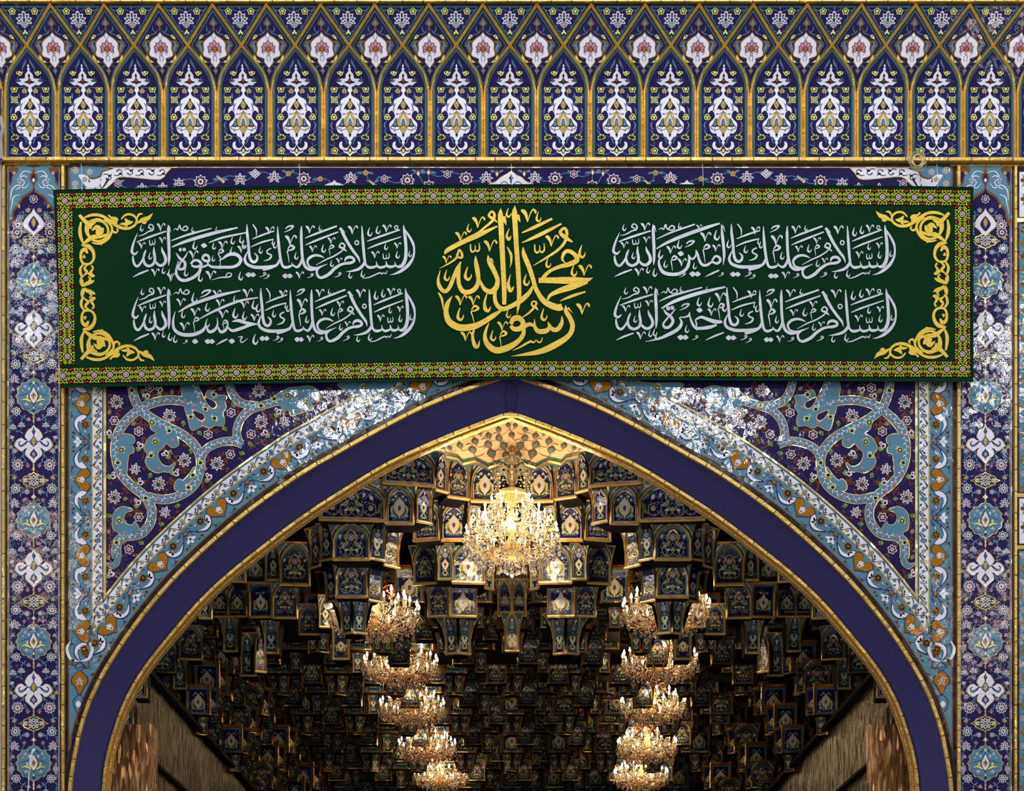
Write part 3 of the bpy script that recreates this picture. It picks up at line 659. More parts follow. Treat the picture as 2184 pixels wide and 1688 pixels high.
def med_loz(b):
    b.at(0, 0, ZS); O = [(0, -58), (16, -46), (30, -44), (44, -34), (66, -28), (76, -10), (102, 0), (76, 10), (66, 28), (44, 34), (30, 44), (16, 46), (0, 58)]
    b.sym([(x * 1.06, y * 1.1) for x, y in O], GLINE, 2); b.sym([(x * .94, y * .93) for x, y in O], GRN, 3)
    for a in range(4): b.petal(0, 0, a * PI / 2, 4, 52 if a % 2 == 0 else 40, 14, WHITE, 4); b.petal(0, 0, a * PI / 2, 12, 42 if a % 2 == 0 else 32, 8, BRN if a % 2 == 0 else MAR, 5)
    for sx in (-1, 1):
        b.petal(sx * 52, 0, 0 if sx > 0 else PI, -22, 24, 15, WHITE, 4); b.petal(sx * 52, 0, 0 if sx > 0 else PI, -14, 16, 8, OCH, 5)
        for sy in (-1, 1): b.petal(sx * 18, sy * 18, math.atan2(sy, sx), -8, 20, 9, WHITE, 4.2); b.petal(sx * 18, sy * 18, math.atan2(sy, sx), -2, 12, 4, MAR, 5.2)
def fin(b):
    b.at(0, 0, ZS)
    for y, r in ((-62, 7), (-48, 5), (-34, 4)): b.disc(0, y, r, GLINE, 3, 7)
    b.sym([(0, -30), (6, -12), (20, 4), (6, 10), (4, 24), (0, 36)], GLINE, 3); b.sym([(0, -18), (10, 2), (0, 8)], WHITE, 4)
def bead(b):
    b.at(0, 0, ZS)
    for y, r in ((-22, 5), (-12, 8), (0, 6), (14, 8), (26, 5)): b.disc(0, y, r, GLINE, 3, 7)
PF = {'a': ('blossom_tile', lambda b: (b.at(0, 0, ZS), b.flower(0, 0, 44, 11, WHITE, MAR, GRN, 2, cen=.26))),
      'b': ('blossom_tile', lambda b: (b.at(0, 0, ZS), b.flower(0, 0, 38, 9, WHITE, GRN, MAR, 2, cen=.26))),
      'c': ('blossom_tile', lambda b: (b.at(0, 0, ZS), b.flower(0, 0, 19, 6, WHITE, NAVY, MAR, 2))),
      'd': ('lotus_tile', lambda b: (b.at(0, 0, ZS), b.lotus(0, 0, 40, 7, WHITE, MAR, MAR, 2), b.disc(4, -30, 9, PINK, 6, 6))),
      'e': ('bud_tile', lambda b: (b.at(0, 0, ZS), b.petal(0, -28, -PI / 2, -10, 18, 8, OCH, 2), b.petal(0, 34, -PI / 2, -10, 12, 9, PINK, 2), b.flower(0, 2, 25, 7, WHITE, NAVY, GRN, 3))),
      'f': ('blossom_tile', lambda b: (b.at(0, 0, ZS), b.petal(26, 0, 0, -10, 18, 10, PINK, 1.5), b.flower(0, 0, 34, 8, WHITE, GRN, MAR, 2))),
      'g': ('lotus_tile', lambda b: (b.at(0, 0, ZS), b.lotus(0, 6, 32, 5, WHITE, NAVY, GRN, 2, spread=1.5))),
      'h': ('bud_tile', lambda b: (b.at(0, 0, ZS), b.lotus(0, 4, 25, 3, WHITE, PINK, GRN, 2, spread=.9, rot=-1.2))),
      'i': ('tulip_tile', lambda b: (b.at(0, 0, ZS), b.lotus(0, 6, 24, 3, PINK, MAR, PINK, 2, spread=.8))),
      'j': ('berry_tile', lambda b: (b.at(0, 0, ZS), b.disc(-8, 4, 8, PINK, 2, 7), b.disc(8, 4, 8, PINK, 2, 7), b.disc(0, -8, 8, PINK, 2, 7))),
      'k': ('berry_tile', lambda b: (b.at(0, 0, ZS), b.disc(-8, 4, 8, OCH, 2, 7), b.disc(8, 4, 8, OCH, 2, 7), b.disc(0, -8, 8, OCH, 2, 7)))}
PPOS = [('a', 115, -113), ('k', 140, -20), ('b', 130, 57), ('c', 48, 82), ('i', 68, 142), ('d', 138, 167), ('j', 150, 240), ('e', 160, 327), ('f', 124, 397), ('j', 36, 455), ('g', 88, 498), ('g', 150, 512), ('h', 152, 590), ('k', 165, 655), ('c', 138, 682), ('i', 42, 792)]
def pvine(b):
    b.at(0, 0, ZS)
    for s in (-1, 1):
        for pts in ([(20, -150), (70, -190), (115, -120), (140, -40), (130, 50), (90, 90), (48, 82)], [(130, 60), (165, 110), (138, 165), (90, 190), (68, 150)], [(138, 170), (170, 240), (160, 320), (170, 380), (124, 400), (80, 440), (36, 455)],
                    [(124, 400), (170, 450), (150, 510), (100, 540), (88, 500)], [(150, 515), (175, 560), (152, 590), (170, 650), (138, 682), (150, 740), (115, 762), (60, 760), (42, 792)]):
            b.stroke([(s * x, y) for x, y in pts], TEAL, 1.4, w=5, n=3)
            for i, (x, y) in enumerate(pts[1:-1]):
                for sg in (-1, 1):
                    a = .6 * i + sg * 1.2; c, q = math.cos(a), math.sin(a)
                    if abs(x + 30 * c) > 178: c = -c
                    b.stroke([(s * x, y, 2), (s * (x + 16 * c), y + 16 * q, 11), (s * (x + 30 * c - 6 * q), y + 30 * q + 6 * c, 1)], TEAL, 1.4, n=2)
for side, cxp in ((-1, 72), (1, 2101.5)):
    pil = struct('trim_%d' % (8 if side < 0 else 9), 'tall purple floral tile pilaster at the %s of the portal' % ('left' if side < 0 else 'right'))
    b = B(); b.rect(cxp - 56, 356, cxp + 56, YB, GLINE, 1); b.rect(cxp - 54.5, 357, cxp + 54.5, YB, BLK, 1.3); b.rect(cxp - 53, 358.5, cxp + 53, YB, WHITE, 1.6); b.rect(cxp - 52.3, 359.5, cxp + 52.3, YB, NAVY, 2)
    fld = b.build('pilaster_field', pil, absmap(-.006))
    y = 1025.6 - 259 * 3 - 4
    for i in range(6):
        yl = 1025.6 + 259.2 * (i - 2) - (6 if i < 2 else 0)
        if i == 0: yl = 532 - 18
        for nm, fb, key, dy in (('lozenge_medallion', med_loz, 'ml', 0), ('round_medallion', med_round, 'mr', 282), ('cross_medallion', med_cross, 'mc', 632), ('finial_tile', fin, 'mf', 118), ('bead_chain', bead, 'mb', 452), ('bead_chain', bead, 'mb', 797)):
            yy = yl + dy * ZS
            if yy < 1770: link(nm, proto(nm, fb, key), pil, W(cxp, yy, -.009))
        for k, dx, dy in PPOS:
            yy = yl + dy * ZS
            if yy > 1770 or yy < 455: continue
            for s in (-1, 1): link(PF[k][0], proto(PF[k][0], PF[k][1], 'p' + k), pil, W(cxp + s * dx * ZS, yy, -.0095), scale=(s, 1, 1))
        b = B(); pvine(b); o = link('vine_tracery', proto('vine_tracery', pvine, 'pv'), pil, W(cxp, yl, -.0085))
    # cartouche at the head of the pilaster
    b = B().at(cxp, 350, 1 / 3.07)
    for s in (-1, 1):
        b.poly([(s * x, y) for x, y in cr([(0, 28), (160, 28), (162, 200), (162, 385), (150, 400), (130, 350), (125, 310), (90, 270), (70, 230), (30, 200), (2, 165)], 3, True)], BRN, 2)
        b.poly([(s * x, y) for x, y in cr([(0, 28), (158, 28), (160, 200), (161, 370), (140, 330), (136, 300), (100, 255), (76, 215), (36, 186), (2, 150)], 3, True)], TEAL, 3)
        b.poly([(s * x, y) for x, y in cr([(100, 28), (160, 28), (160, 140), (140, 120), (135, 80), (110, 60)], 3, True)], BRN, 4); b.poly([(s * x, y) for x, y in [(135, 60), (160, 50), (160, 130), (148, 110)]], NAVY, 5)
        for pts in ([(10, 60, 3), (60, 50, 6), (90, 90, 7), (60, 120, 6), (80, 150, 8), (120, 170, 3)], [(30, 130, 3), (60, 160, 7), (100, 140, 7), (140, 170, 8), (150, 240, 3)], [(90, 200, 3), (130, 220, 8), (140, 260, 6), (155, 330, 2)], [(40, 90, 3), (70, 80, 8), (110, 110, 3)]): b.stroke([(s * x, y, w_) for x, y, w_ in pts], WHITE, 6)
        b.flower(s * 90, 122, 14, 5, WHITE, TEAL, MAR, 6); b.flower(s * 128, 62, 11, 5, WHITE, GOLDT, MAR, 6)
    b.sym([(0, 28), (18, 60), (26, 100), (10, 130), (0, 165)], BRN, 5); b.sym([(0, 60), (14, 95), (0, 135)], NAVY, 6); b.petal(0, 110, -PI / 2, -14, 16, 9, WHITE, 7)
    b.sym([(0, 288), (16, 318), (40, 340), (66, 378), (70, 410), (40, 440), (14, 462), (0, 482)], GLINE, 3); b.sym([(0, 296), (14, 320), (36, 344), (62, 380), (66, 408), (38, 434), (12, 456), (0, 474)], WHITE, 4)
    b.sym([(0, 340), (24, 372), (34, 400), (16, 430), (0, 444)], INK, 5); b.sym([(0, 352), (14, 384), (0, 420)], OCH, 6); b.flower(0, 232, 30, 8, WHITE, MAR, GRN, 4)
    for s in (-1, 1): b.flower(s * 90, 355, 24, 7, WHITE, NAVY, MAR, 4); b.flower(s * 108, 450, 38, 10, WHITE, MAR, GRN, 4); b.flower(s * 38, 305, 17, 6, WHITE, MAR, GRN, 4); b.petal(s * 95, 280, -PI / 2 + s * .4, -14, 18, 10, OCH, 4)
    b.build('head_cartouche', pil, absmap(-.01))
# neighbouring panels at the extreme edges
b = B()
b.rect(2171, 362, 2260, 1785, SLATE, .5); b.rect(2174, 367, 2260, 463, WHITE, 2); b.rect(2174, 478, 2260, 1050, TEAL, 2); b.rect(2174, 1064, 2260, 1160, WHITE, 2); b.rect(2174, 1176, 2260, 1785, TEAL, 2)
for y in (470, 1057, 1168): b.rect(2169, y - 4, 2260, y + 4, GLINE, 4)
i = 0
y = 490
while y < 1680:
    if not (1045 < y < 1180): b.flower(2182, y, 7, 5, (WHITE, OCH)[i % 2] if y > 760 or i % 2 else GOLDT, MAR, BLK, 4); b.stroke([(2182, y + 6, 1), (2186, y + 14, 1.5), (2181, y + 22, 1)], MAR, 3)
    y += 29; i += 1
for y in (385, 425, 1085, 1125): b.stroke([(2180, y - 12, 1), (2186, y, 2), (2180, y + 14, 1)], BLK, 4); b.flower(2181, y, 5, 5, GOLDT, MAR, BLK, 5)
b.build('side_panel_right', wall, absmap(-.006)); wall.children[-1].name = 'side_panel'
b = B(); b.rect(-90, 100, 3.5, 1785, STONE, 1); b.build('stone_margin', wall, absmap(-.005))
# ---------------------------------------------------------------- niche frieze (coved outwards at the top)
def lean(py): return 0.0 if py > 190 else -.27 * ((190 - py) / 180) ** 1.0
def fmap(x0, dy=0.0):
    """x relative pixels at x0 (shared along the frieze), y absolute photograph row"""
    def f(x, y, h):
        d = lean(y) + dy; q = W(VX, y, d); return (x / S, d - h * LH, q.z)
    return f
PIT = 113.66; J0 = 121.5
ZF = 1 / 4.55
def zf(b): b.at(0, 0, ZF)
def lancet_motif(b):
    zf(b)
    Wt = [(0, 620), (9, 642), (3, 660), (16, 668), (7, 686), (24, 708), (38, 730), (42, 762), (66, 764), (98, 768), (78, 786), (104, 800), (132, 794), (112, 812), (84, 832), (60, 824), (34, 838), (14, 850), (24, 880), (8, 900), (14, 925), (42, 948), (78, 965), (94, 992), (88, 1018), (112, 1030), (142, 1052), (146, 1100), (122, 1076), (98, 1082), (84, 1110), (82, 1140), (104, 1166), (134, 1200), (130, 1250), (114, 1286), (84, 1300), (70, 1290), (60, 1322), (32, 1334), (24, 1352), (8, 1372), (18, 1386), (7, 1400), (14, 1424), (40, 1440), (66, 1430), (78, 1402), (74, 1376), (98, 1384), (106, 1420), (92, 1446), (66, 1458), (58, 1482), (26, 1492), (0, 1522)]
    b.sym(Wt, WHITE, 2, 2)
    b.sym([(0, 714), (12, 738), (4, 752), (14, 776), (26, 790), (54, 796), (34, 808), (12, 812), (0, 826)], BLK, 3, 2); b.sym([(0, 764), (15, 786), (0, 806)], RUST, 4, 2)
    b.sym([(0, 962), (14, 958), (8, 976), (30, 1008), (46, 1028), (62, 1066), (40, 1056), (34, 1074), (14, 1064), (0, 1072)], BLK, 3, 2); b.sym([(0, 980), (24, 1022), (0, 1064)], OCH, 4, 3); b.disc(0, 1022, 8, TEAL, 5, 7, 11)
    for s in (-1, 1):
        b.poly(cr([(s * x, y) for x, y in [(60, 1148), (84, 1166), (96, 1200), (112, 1222), (80, 1236), (50, 1222), (66, 1190)]], 3, True), BLK, 3); b.poly(cr([(s * x, y) for x, y in [(64, 1160), (80, 1174), (88, 1204), (98, 1218), (76, 1226), (62, 1214), (72, 1186)]], 3, True), TEAL, 4)
        b.stroke([(0, 1080), (s * 30, 1130), (s * 62, 1180), (s * 58, 1220), (s * 28, 1232), (0, 1200)], BLK, 3, w=8, n=3); b.stroke([(0, 1088, 10), (s * 22, 1136, 24), (s * 46, 1184, 28), (s * 38, 1216, 26), (s * 18, 1222, 14)], OCH, 4, n=3)
        b.stroke([(s * 8, 1090), (s * 40, 1108), (s * 72, 1106)], BLK, 4, w=3.5); b.disc(s * 60, 1108, 9, RUST, 4, 7); b.disc(s * 60, 1108, 4, WHITE, 5, 6)
        b.stroke([(s * 30, 1250), (s * 70, 1262), (s * 104, 1244)], BLK, 4, w=4); b.disc(s * 84, 1270, 9, RUST, 4, 7); b.disc(s * 84, 1270, 4, YEL, 5, 6)
        b.stroke([(s * 70, 1000, 2), (s * 92, 1040, 8), (s * 98, 1080, 2)], BLK, 4, n=3); b.disc(s * 92, 1070, 7, RUST, 4, 6); b.stroke([(s * 96, 1220, 2), (s * 124, 1236, 8), (s * 98, 1266, 2)], MAR, 4, n=3)
        b.stroke([(s * 8, 1446, 3), (s * 40, 1470, 12), (s * 66, 1444, 2)], BLK, 3, n=3)
    b.sym([(0, 1150), (20, 1190), (8, 1202), (0, 1214)], BLK, 5, 2); b.sym([(0, 1168), (24, 1194), (12, 1208), (0, 1222)], TEAL, 6, 2)
    b.sym([(0, 1212), (36, 1240), (22, 1272), (8, 1296), (12, 1312), (0, 1334)], BLK, 4, 2); b.sym([(0, 1218), (32, 1246), (20, 1270), (0, 1300)], OCH, 5, 2); b.disc(0, 1256, 6, TEAL, 6, 6)
    b.sym([(0, 1404), (12, 1432), (24, 1466), (0, 1496)], BLK, 3, 2); b.sym([(0, 1444), (14, 1466), (0, 1486)], YEL, 4, 2)
def lancet_vines(b):
    zf(b)
    for s in (-1, 1):
        for P in ([(20, 570, 1), (24, 610, 8), (58, 670, 6), (60, 700, 1)], [(64, 655, 1), (40, 620, 5), (24, 580, 1)], [(108, 740, 4), (112, 790, 5), (84, 770, 8), (140, 780, 2)], [(30, 850, 2), (90, 850, 5), (158, 870, 4)], [(158, 880, 4), (190, 930, 4), (182, 980, 3)],
                  [(40, 900, 4), (44, 940, 3), (80, 962, 2)], [(104, 905, 2), (110, 930, 12), (100, 960, 2)], [(120, 990, 3), (100, 1016, 5), (160, 1000, 3)], [(170, 1040, 2), (184, 1070, 11), (186, 1120, 4), (160, 1150, 3)], [(168, 1180, 4), (184, 1220, 12), (160, 1262, 2)],
                  [(186, 1250, 2), (170, 1290, 10), (150, 1320, 4)], [(120, 1318, 2), (60, 1330, 4), (40, 1360, 10), (30, 1400, 3)], [(150, 1380, 4), (156, 1420, 4), (178, 1410, 6), (196, 1404, 2)], [(60, 1480, 3), (110, 1500, 6), (180, 1490, 4), (196, 1470, 6), (190, 1500, 2)], [(120, 1440, 3), (146, 1440, 5), (150, 1470, 3)]):
            b.stroke([(s * x, y, w_ * 1.15) for x, y, w_ in P], TEAL, 1.5, n=4)
def LF(kind):
    def f(b):
        zf(b)
        if kind == 5: b.flower(0, 0, 37, 5, YEL, GRN, YEL, 3, cen=.22, lw=.22)
        if kind == 4:
            for sx in (-1, 1):
                for sy in (-1, 1): b.poly([(sx * 2, sy * 2), (sx * 28, sy * 3), (sx * 34, sy * 34), (sx * 3, sy * 26)], YEL, 3); b.poly([(sx * 8, sy * 8), (sx * 22, sy * 8), (sx * 24, sy * 24), (sx * 8, sy * 20)], GRN, 4)
        if kind == 3: b.flower(0, 4, 34, 3, YEL, GRN, YEL, 3, cen=.2, lw=.25, rot=-PI / 2)
        if kind == 'l': [(b.petal(0, 14, -PI / 2 + a, -4, l, 15, YEL, 3), b.petal(0, 14, -PI / 2 + a, 8, l * .78, 7.5, GRN, 4)) for a, l in ((-1.35, 42), (1.35, 42), (-.7, 46), (.7, 46), (0, 50))]
        if kind == 't': b.flower(0, 0, 26, 3, OCH, OCH, BLK, 3)
        if kind == 'h': b.petal(10, 22, PI / 2, -16, 16, 10, BRN, 2); b.flower(0, -4, 34, 4, YEL, GRN, YEL, 3, rot=-PI / 2, cen=.2, lw=.25)
    return f
LPOS = [('h', 87, 712), (5, 153, 872), (4, 150, 975), (3, 155, 1140), ('l', 148, 1340), (5, 148, 1470), ('t', 54, 890)]
LNM = {5: 'yellow_blossom', 4: 'yellow_blossom', 3: 'yellow_blossom', 'l': 'yellow_lotus', 't': 'ochre_trefoil', 'h': 'yellow_bud'}
def diamond_motif(b):
    zf(b); O = [(0, 318), (22, 350), (52, 368), (96, 408), (104, 440), (100, 480), (112, 516), (104, 546), (66, 560), (38, 574), (44, 600), (22, 630), (0, 664)]
    b.sym([(x * 1.12 + (3 if x else 0), (y - 470) * 1.07 + 468) for x, y in O], BRN, 2, 2); b.sym(O, WHITE, 3, 2)
    for s in (-1, 1):
        b.stroke([(s * 100, 400, 5), (s * 150, 410, 30), (s * 140, 470, 44), (s * 118, 530, 20), (s * 60, 580, 4)], BRN, 1.6, n=3); b.stroke([(s * 112, 408, 3), (s * 140, 420, 16), (s * 128, 480, 26), (s * 112, 520, 8)], TEAL, 1.9, n=3)
        b.poly([(s * 130, 420), (s * 186, 436), (s * 168, 462), (s * 140, 490)], BRN, 1.6); b.poly([(s * 142, 436), (s * 172, 444), (s * 156, 462)], TEAL, 1.9)
        b.stroke([(s * 20, 350), (s * 8, 375), (s * 4, 395)], TEAL, 4, w=5, n=3); b.stroke([(s * 4, 540), (s * 18, 560), (s * 10, 600)], TEAL, 4, w=6, n=3); b.stroke([(s * 44, 540, 3), (s * 62, 505, 9), (s * 40, 500, 3)], TEAL, 4, n=3)
        b.poly([(s * x, y) for x, y in [(80, 600), (110, 580), (140, 530), (146, 560), (120, 598), (92, 612)]], YEL, 2); b.poly([(s * x, y) for x, y in [(100, 596), (122, 572), (116, 592)]], BLK, 3)
        b.poly([(s * x, y) for x, y in [(98, 350), (118, 336), (136, 352), (148, 384), (120, 376)]], YEL, 2); b.disc(s * 120, 356, 7, BLK, 3, 6); b.petal(s * 108, 345, 0, -10, 12, 9, BRN, 1.5)
        b.stroke([(s * 24, 290, 3), (s * 40, 320, 9), (s * 100, 345, 4)], TEAL, 1.5, n=3); b.stroke([(s * 64, 250, 2), (s * 66, 290, 9), (s * 40, 316, 3)], TEAL, 1.5, n=3); b.stroke([(s * 140, 384, 3), (s * 170, 420, 8), (s * 160, 440, 2)], TEAL, 1.5, n=3)
        b.stroke([(s * 20, 640, 3), (s * 60, 650, 8), (s * 50, 700, 3)], TEAL, 1.5, n=3); b.stroke([(s * 60, 606, 3), (s * 90, 606, 6), (s * 130, 570, 2)], TEAL, 1.4, n=3)
    b.sym([(0, 160), (10, 184), (32, 216), (38, 240), (18, 250), (8, 272), (16, 286), (4, 300), (0, 320)], BRN, 3, 2); b.sym([(0, 190), (10, 214), (22, 236), (8, 244), (0, 262)], TEAL, 4, 2)
    b.sym([(0, 656), (10, 670), (26, 690), (10, 706), (0, 738)], BRN, 3, 2); b.sym([(0, 668), (16, 690), (0, 716)], TEAL, 4, 2)
    for i, (dx, a, l) in enumerate(((0, 0, 96), (-24, -.55, 84), (24, .55, 84), (-30, -1.1, 76), (30, 1.1, 76), (-34, -1.65, 66), (34, 1.65, 66))):
        aa = -PI / 2 + a; b.petal(0, 488, aa, 18, l, 22, MAR, 4 + (7 - i) * .25); b.petal(0, 488, aa, 26, l - 9, 16, PINK, 4.15 + (7 - i) * .25)
    b.sym([(0, 446), (20, 476), (18, 500), (0, 516)], MAR, 7, 2); b.sym([(0, 452), (16, 478), (14, 498), (0, 508)], GOLDT, 8, 2); b.sym([(0, 506), (18, 522), (0, 548)], PINK, 7, 2)
def tri_motif(b):
    zf(b); b.lotus(0, 196, 88, 7, WHITE, NAVY, GRN, 2, spread=2.0); b.lotus(0, 232, 44, 5, WHITE, NAVY, GRN, 2.5, rot=PI / 2, spread=1.2); b.disc(0, 196, 14, GRN, 6, 8, 22); b.petal(0, 140, -PI / 2, -14, 14, 10, MAR, 6)
    for s in (-1, 1):
        b.flower(s * 107, 112, 37, 5, YEL, GRN, YEL, 3, cen=.2, lw=.22)
        b.stroke([(s * 10, 115, 3), (s * 50, 100, 6), (s * 70, 80, 3)], TEAL, 1.5, n=3); b.stroke([(s * 140, 105, 3), (s * 180, 100, 10), (s * 205, 84, 1)], TEAL, 1.5, n=3); b.stroke([(s * 130, 140, 3), (s * 130, 190, 9), (s * 96, 210, 1)], TEAL, 1.5, n=3); b.stroke([(s * 62, 240, 2), (s * 74, 262, 8), (s * 58, 276, 2)], TEAL, 1.5, n=3); b.stroke([(s * 10, 330, 2), (s * 50, 296, 8)], TEAL, 1.5)
    b.petal(0, 84, -PI / 2, -10, 16, 9, TEAL, 1.5); b.sym([(0, 284), (12, 310), (24, 326), (14, 340), (8, 328), (0, 340)], YEL, 3, 2); b.disc(0, 330, 8, BLK, 4, 6); b.petal(0, 356, -PI / 2, -18, 12, 8, TEAL, 2)
# bay shapes, relative to the bay centre (spring ribs to left and right at +-PIT/2)
hp = PIT / 2
CURV = [(hp, 187), (hp - 2.6, 169), (hp - 12.5, 149), (hp * .5 - 1, 118), (0, 96)]
CURV = [(hp, 190), (hp - 2.4, 174), (hp - 9, 158), (hp - 17, 143), (0, 97)]
TOPY = 12
fr_l = fr_d = None
FX = []; k = 0
for k in range(-1, 20): FX.append(64.7 + PIT * k)
fb = B(); fb.rect(-500, 9, 2700, 190, SLATE, 0); 
MB_ = {}
def share(key, name, fbuild, parent, x, fn):
    """first call builds the mesh, later ones share it"""
    if key not in MB_:
        b = B(); fbuild(b); o = b.build(name, parent, fn, ((x - VX) / S, 0, 0)); MB_[key] = o.data; return o
    return link(name, MB_[key], parent, ((x - VX) / S, 0, 0))
def shp(inset, q):  # lancet outline
    w = hp - 7.0 - inset; n = [(w, 339 - inset), (w, 192), (w - 2.2, 176), (w - 8.5, 160), (w - 16, 146 + inset * .3)]
    n += [(w * (1 - t) * .69, 146 - (146 - 100) * t + inset * (1 + .5 * t)) for t in (.25, .5, .75)] if False else []
    top = 104 + inset * 1.4; xs, ys = n[-1]; n += [(xs * (1 - t), ys + (top - ys) * t) for t in (.33, .66, 1.)]
    return n + [(-x, y) for x, y in reversed(n[:-1])]
def lancet(b):
    for ins, m, h in ((0, TEALD, .4), (4, NAVY, 1)):
        w_ = hp - 7.0 - ins; b.rect(-w_, 190, w_, 339 - ins, m, h); b.poly([(x, min(y, 190)) for x, y in shp(ins, 0)[1:-1]], m, h)
def diam(i):
    # between two crossings, apex above, junction below
    t, bt = 20 + i * 2.2, 184 - i * 2.6; w = hp - 7 - i * 1.2
    R = [(0, t), (w * .5, (t + 97) / 2), (w, 97), (w * .55, 97 + (150 - 97) * .62 - i * .3), (14 - i * .9, 148), (5.5 - i * .5, 165), (0, bt)]
    return R + [(-x, y) for x, y in reversed(R[1:-1])]
def diamond(b): b.poly(diam(0), TEALD, .4); b.poly(diam(2.6), NAVY, 1)
def tri(i): return [(-hp + 9 + i * 1.9, 13 + i), (hp - 9 - i * 1.9, 13 + i), ((hp - 9) / 2 - i * .9, 50), (0, 89 - i * 1.6), (-(hp - 9) / 2 + i * .9, 50)]
def triangle(b): b.poly(tri(0), TEALD, .4); b.poly(tri(3), NAVY, 1)
frz = struct('wall_frieze', 'coved frieze of gold ribbed tile niches above the banner'); frz.name = 'trim_10'
def ridge(pts, w, h, m=GOLD):
    M = M3(); p = Path(pts); n = max(2, int(p.L / 12)); prev = None
    for i in range(n + 1):
        q = p.L * i / n; a, c, d = p.at(q, -w / 2), p.at(q, 0), p.at(q, w / 2)
        f = lambda xy, hh: Vector((xy[0] / S, lean(xy[1]) - hh, W(VX, xy[1], lean(xy[1])).z))
        cur = (f(a, 0), f(c, h), f(d, 0))
        if prev: M.add([prev[0], prev[1], prev[2], cur[0], cur[1], cur[2]], [(0, 3, 4, 1), (1, 4, 5, 2)], m)
        prev = cur
    return M
ribm = {}
for k in range(-1, 20):
    xc = 64.7 + PIT * k; xj = xc + hp
    if 0 <= k <= 18 or k in (-1, 19):
        L = share('lan', 'lancet_panel', lancet, frz, xc, fmap(0, -.006))
        share('lm', 'white_arabesque', lancet_motif, L, xc, fmap(0, -.007)); share('lv', 'vine_tracery', lancet_vines, L, xc, fmap(0, -.007))
        for kk, dx, y in LPOS:
            for s in (-1, 1):
                o = link(LNM[kk], proto(LNM[kk], LF(kk), 'lf%s' % kk), L, ((xc + s * dx * ZF - VX) / S, lean(y * ZF) - .009, W(VX, y * ZF, lean(y * ZF)).z), rot=(0, s * .3 if kk in 'hl3' or kk == 3 else 0, 0), scale=(s, 1, 1)) if not isinstance(kk, int) else link(LNM[kk], proto(LNM[kk], LF(kk), 'lf%s' % kk), L, ((xc + s * dx * ZF - VX) / S, lean(y * ZF) - .009, W(VX, y * ZF, lean(y * ZF)).z))
        for o in L.children: o.location.x -= L.location.x
        t = share('tri', 'triangle_panel', triangle, frz, xc, fmap(0, -.004)); o = share('tm', 'lotus_spray', tri_motif, t, xc, fmap(0, -.006)); o.location.x -= t.location.x
        d = share('dia', 'diamond_panel', diamond, frz, xj, fmap(0, -.004)); o = share('dm', 'lotus_shield', diamond_motif, d, xj, fmap(0, -.006)); o.location.x -= d.location.x
    if k < 19:
        for s in (-1, 1):
            key = 'rib%d' % s
            if key not in ribm:
                ribm[key] = ridge([(s * x, y) for x, y in [(3.6, 341), (3.6, 198), (5.5, 178), (11, 160), (20, 144), (hp, 97), (PIT, 10)]], 6.5 if 0 else 7.2, .03).mesh('gold_rib')
            link('gold_rib', ribm[key], frz, ((xj - VX) / S, 0, 0))
bk = M3()
f = lambda x, y, d: (x, lean(y) + d, W(VX, y, lean(y)).z)
ys = [352, 190, 100, 8]
for a, c in zip(ys, ys[1:]): bk.add([f(-8, a, -.002), f(8, a, -.002), f(8, c, -.002), f(-8, c, -.002)], [(0, 1, 2, 3)], SLATE)
bk.build('frieze_backing', frz)
xx = -60
while xx < 2250:   # top cornice tiles, standing on the leaning face
    l = R_.uniform(42, 52); z0 = W(VX, 8, -.27).z; M = M3(); x0, x1 = (xx - VX) / S * 1.0, (xx + l - 1 - VX) / S
    M.hexa([(x0, -.25, z0 + .002), (x1, -.25, z0 + .002), (x1, -.25, z0 + .05), (x0, -.25, z0 + .05), (x0 + .003, -.31 + R_.uniform(-.003, .003), z0 + .004), (x1 - .003, -.31, z0 + .004), (x1 - .003, -.31 + R_.uniform(-.003, .003), z0 + .046), (x0 + .003, -.31, z0 + .046)], GOLD)
    M.build('gold_tile', tr6); xx += l
# wall above the cornice, behind its front edge
M = M3(); z0 = W(VX, 8, -.27).z; M.box(-8, 8, -.24, .0, z0 + .05, z0 + 2.6, STONE); M.build('upper_wall', frz)
# coil of spare cable hung on the ledge at the right
M = M3(); cc = W(1956, 342, -.13); rr = random.Random(3)
for t in range(7):
    r = rr.uniform(.05, .09); ex = rr.uniform(.9, 1.25); ox, oz = rr.uniform(-.015, .015), rr.uniform(-.03, .01); tl_ = rr.uniform(-.3, .3)
    M.tube([(ox + r * math.cos(a) * math.cos(tl_) * 1.05, r * .3 * math.sin(a + t), oz + r * ex * math.sin(a)) for a in [2 * PI * i / 20 for i in range(21)]], .0045, CREAM if t % 2 else SAGE, 4)
M.tube([(.0, .0, .06), (.005, -.01, .1), (-.01, 0, .12)], .012, STONE, 6)
o = M.build('cable_coil', None, cc); tag(o, 'small coil of thin beige cable hung on the gold ledge above the banner', 'cable')
M = M3(); M.tube([W(2, 250, -.05), W(6, 275, -.08), W(1, 300, -.06), (W(4, 340, -.05))], .02, STONE, 6); M.tube([W(3, 190, -.05), W(2, 350, -.05)], .012, SLATE, 5)
o = M.build('wall_cable', None); tag(o, 'bundle of grey cables at the far left edge of the niche frieze', 'cable')
for px, py, l in ((213, 1268, 0), (1972, 1335, 0)):
    if px > 1000: continue
    c = W(214, 1267, -.05); M = M3(); M.tube([(0, 0, 0), (.01, -.04, -.05)], .011, STONE, 8); M.tube([(0, .0, 0), (-.002, .04, .01)], .018, SLATE, 8)
    o = M.build('cable_outlet', None, c); tag(o, 'short grey pipe stub sticking out of the white border corner at left', 'pipe')
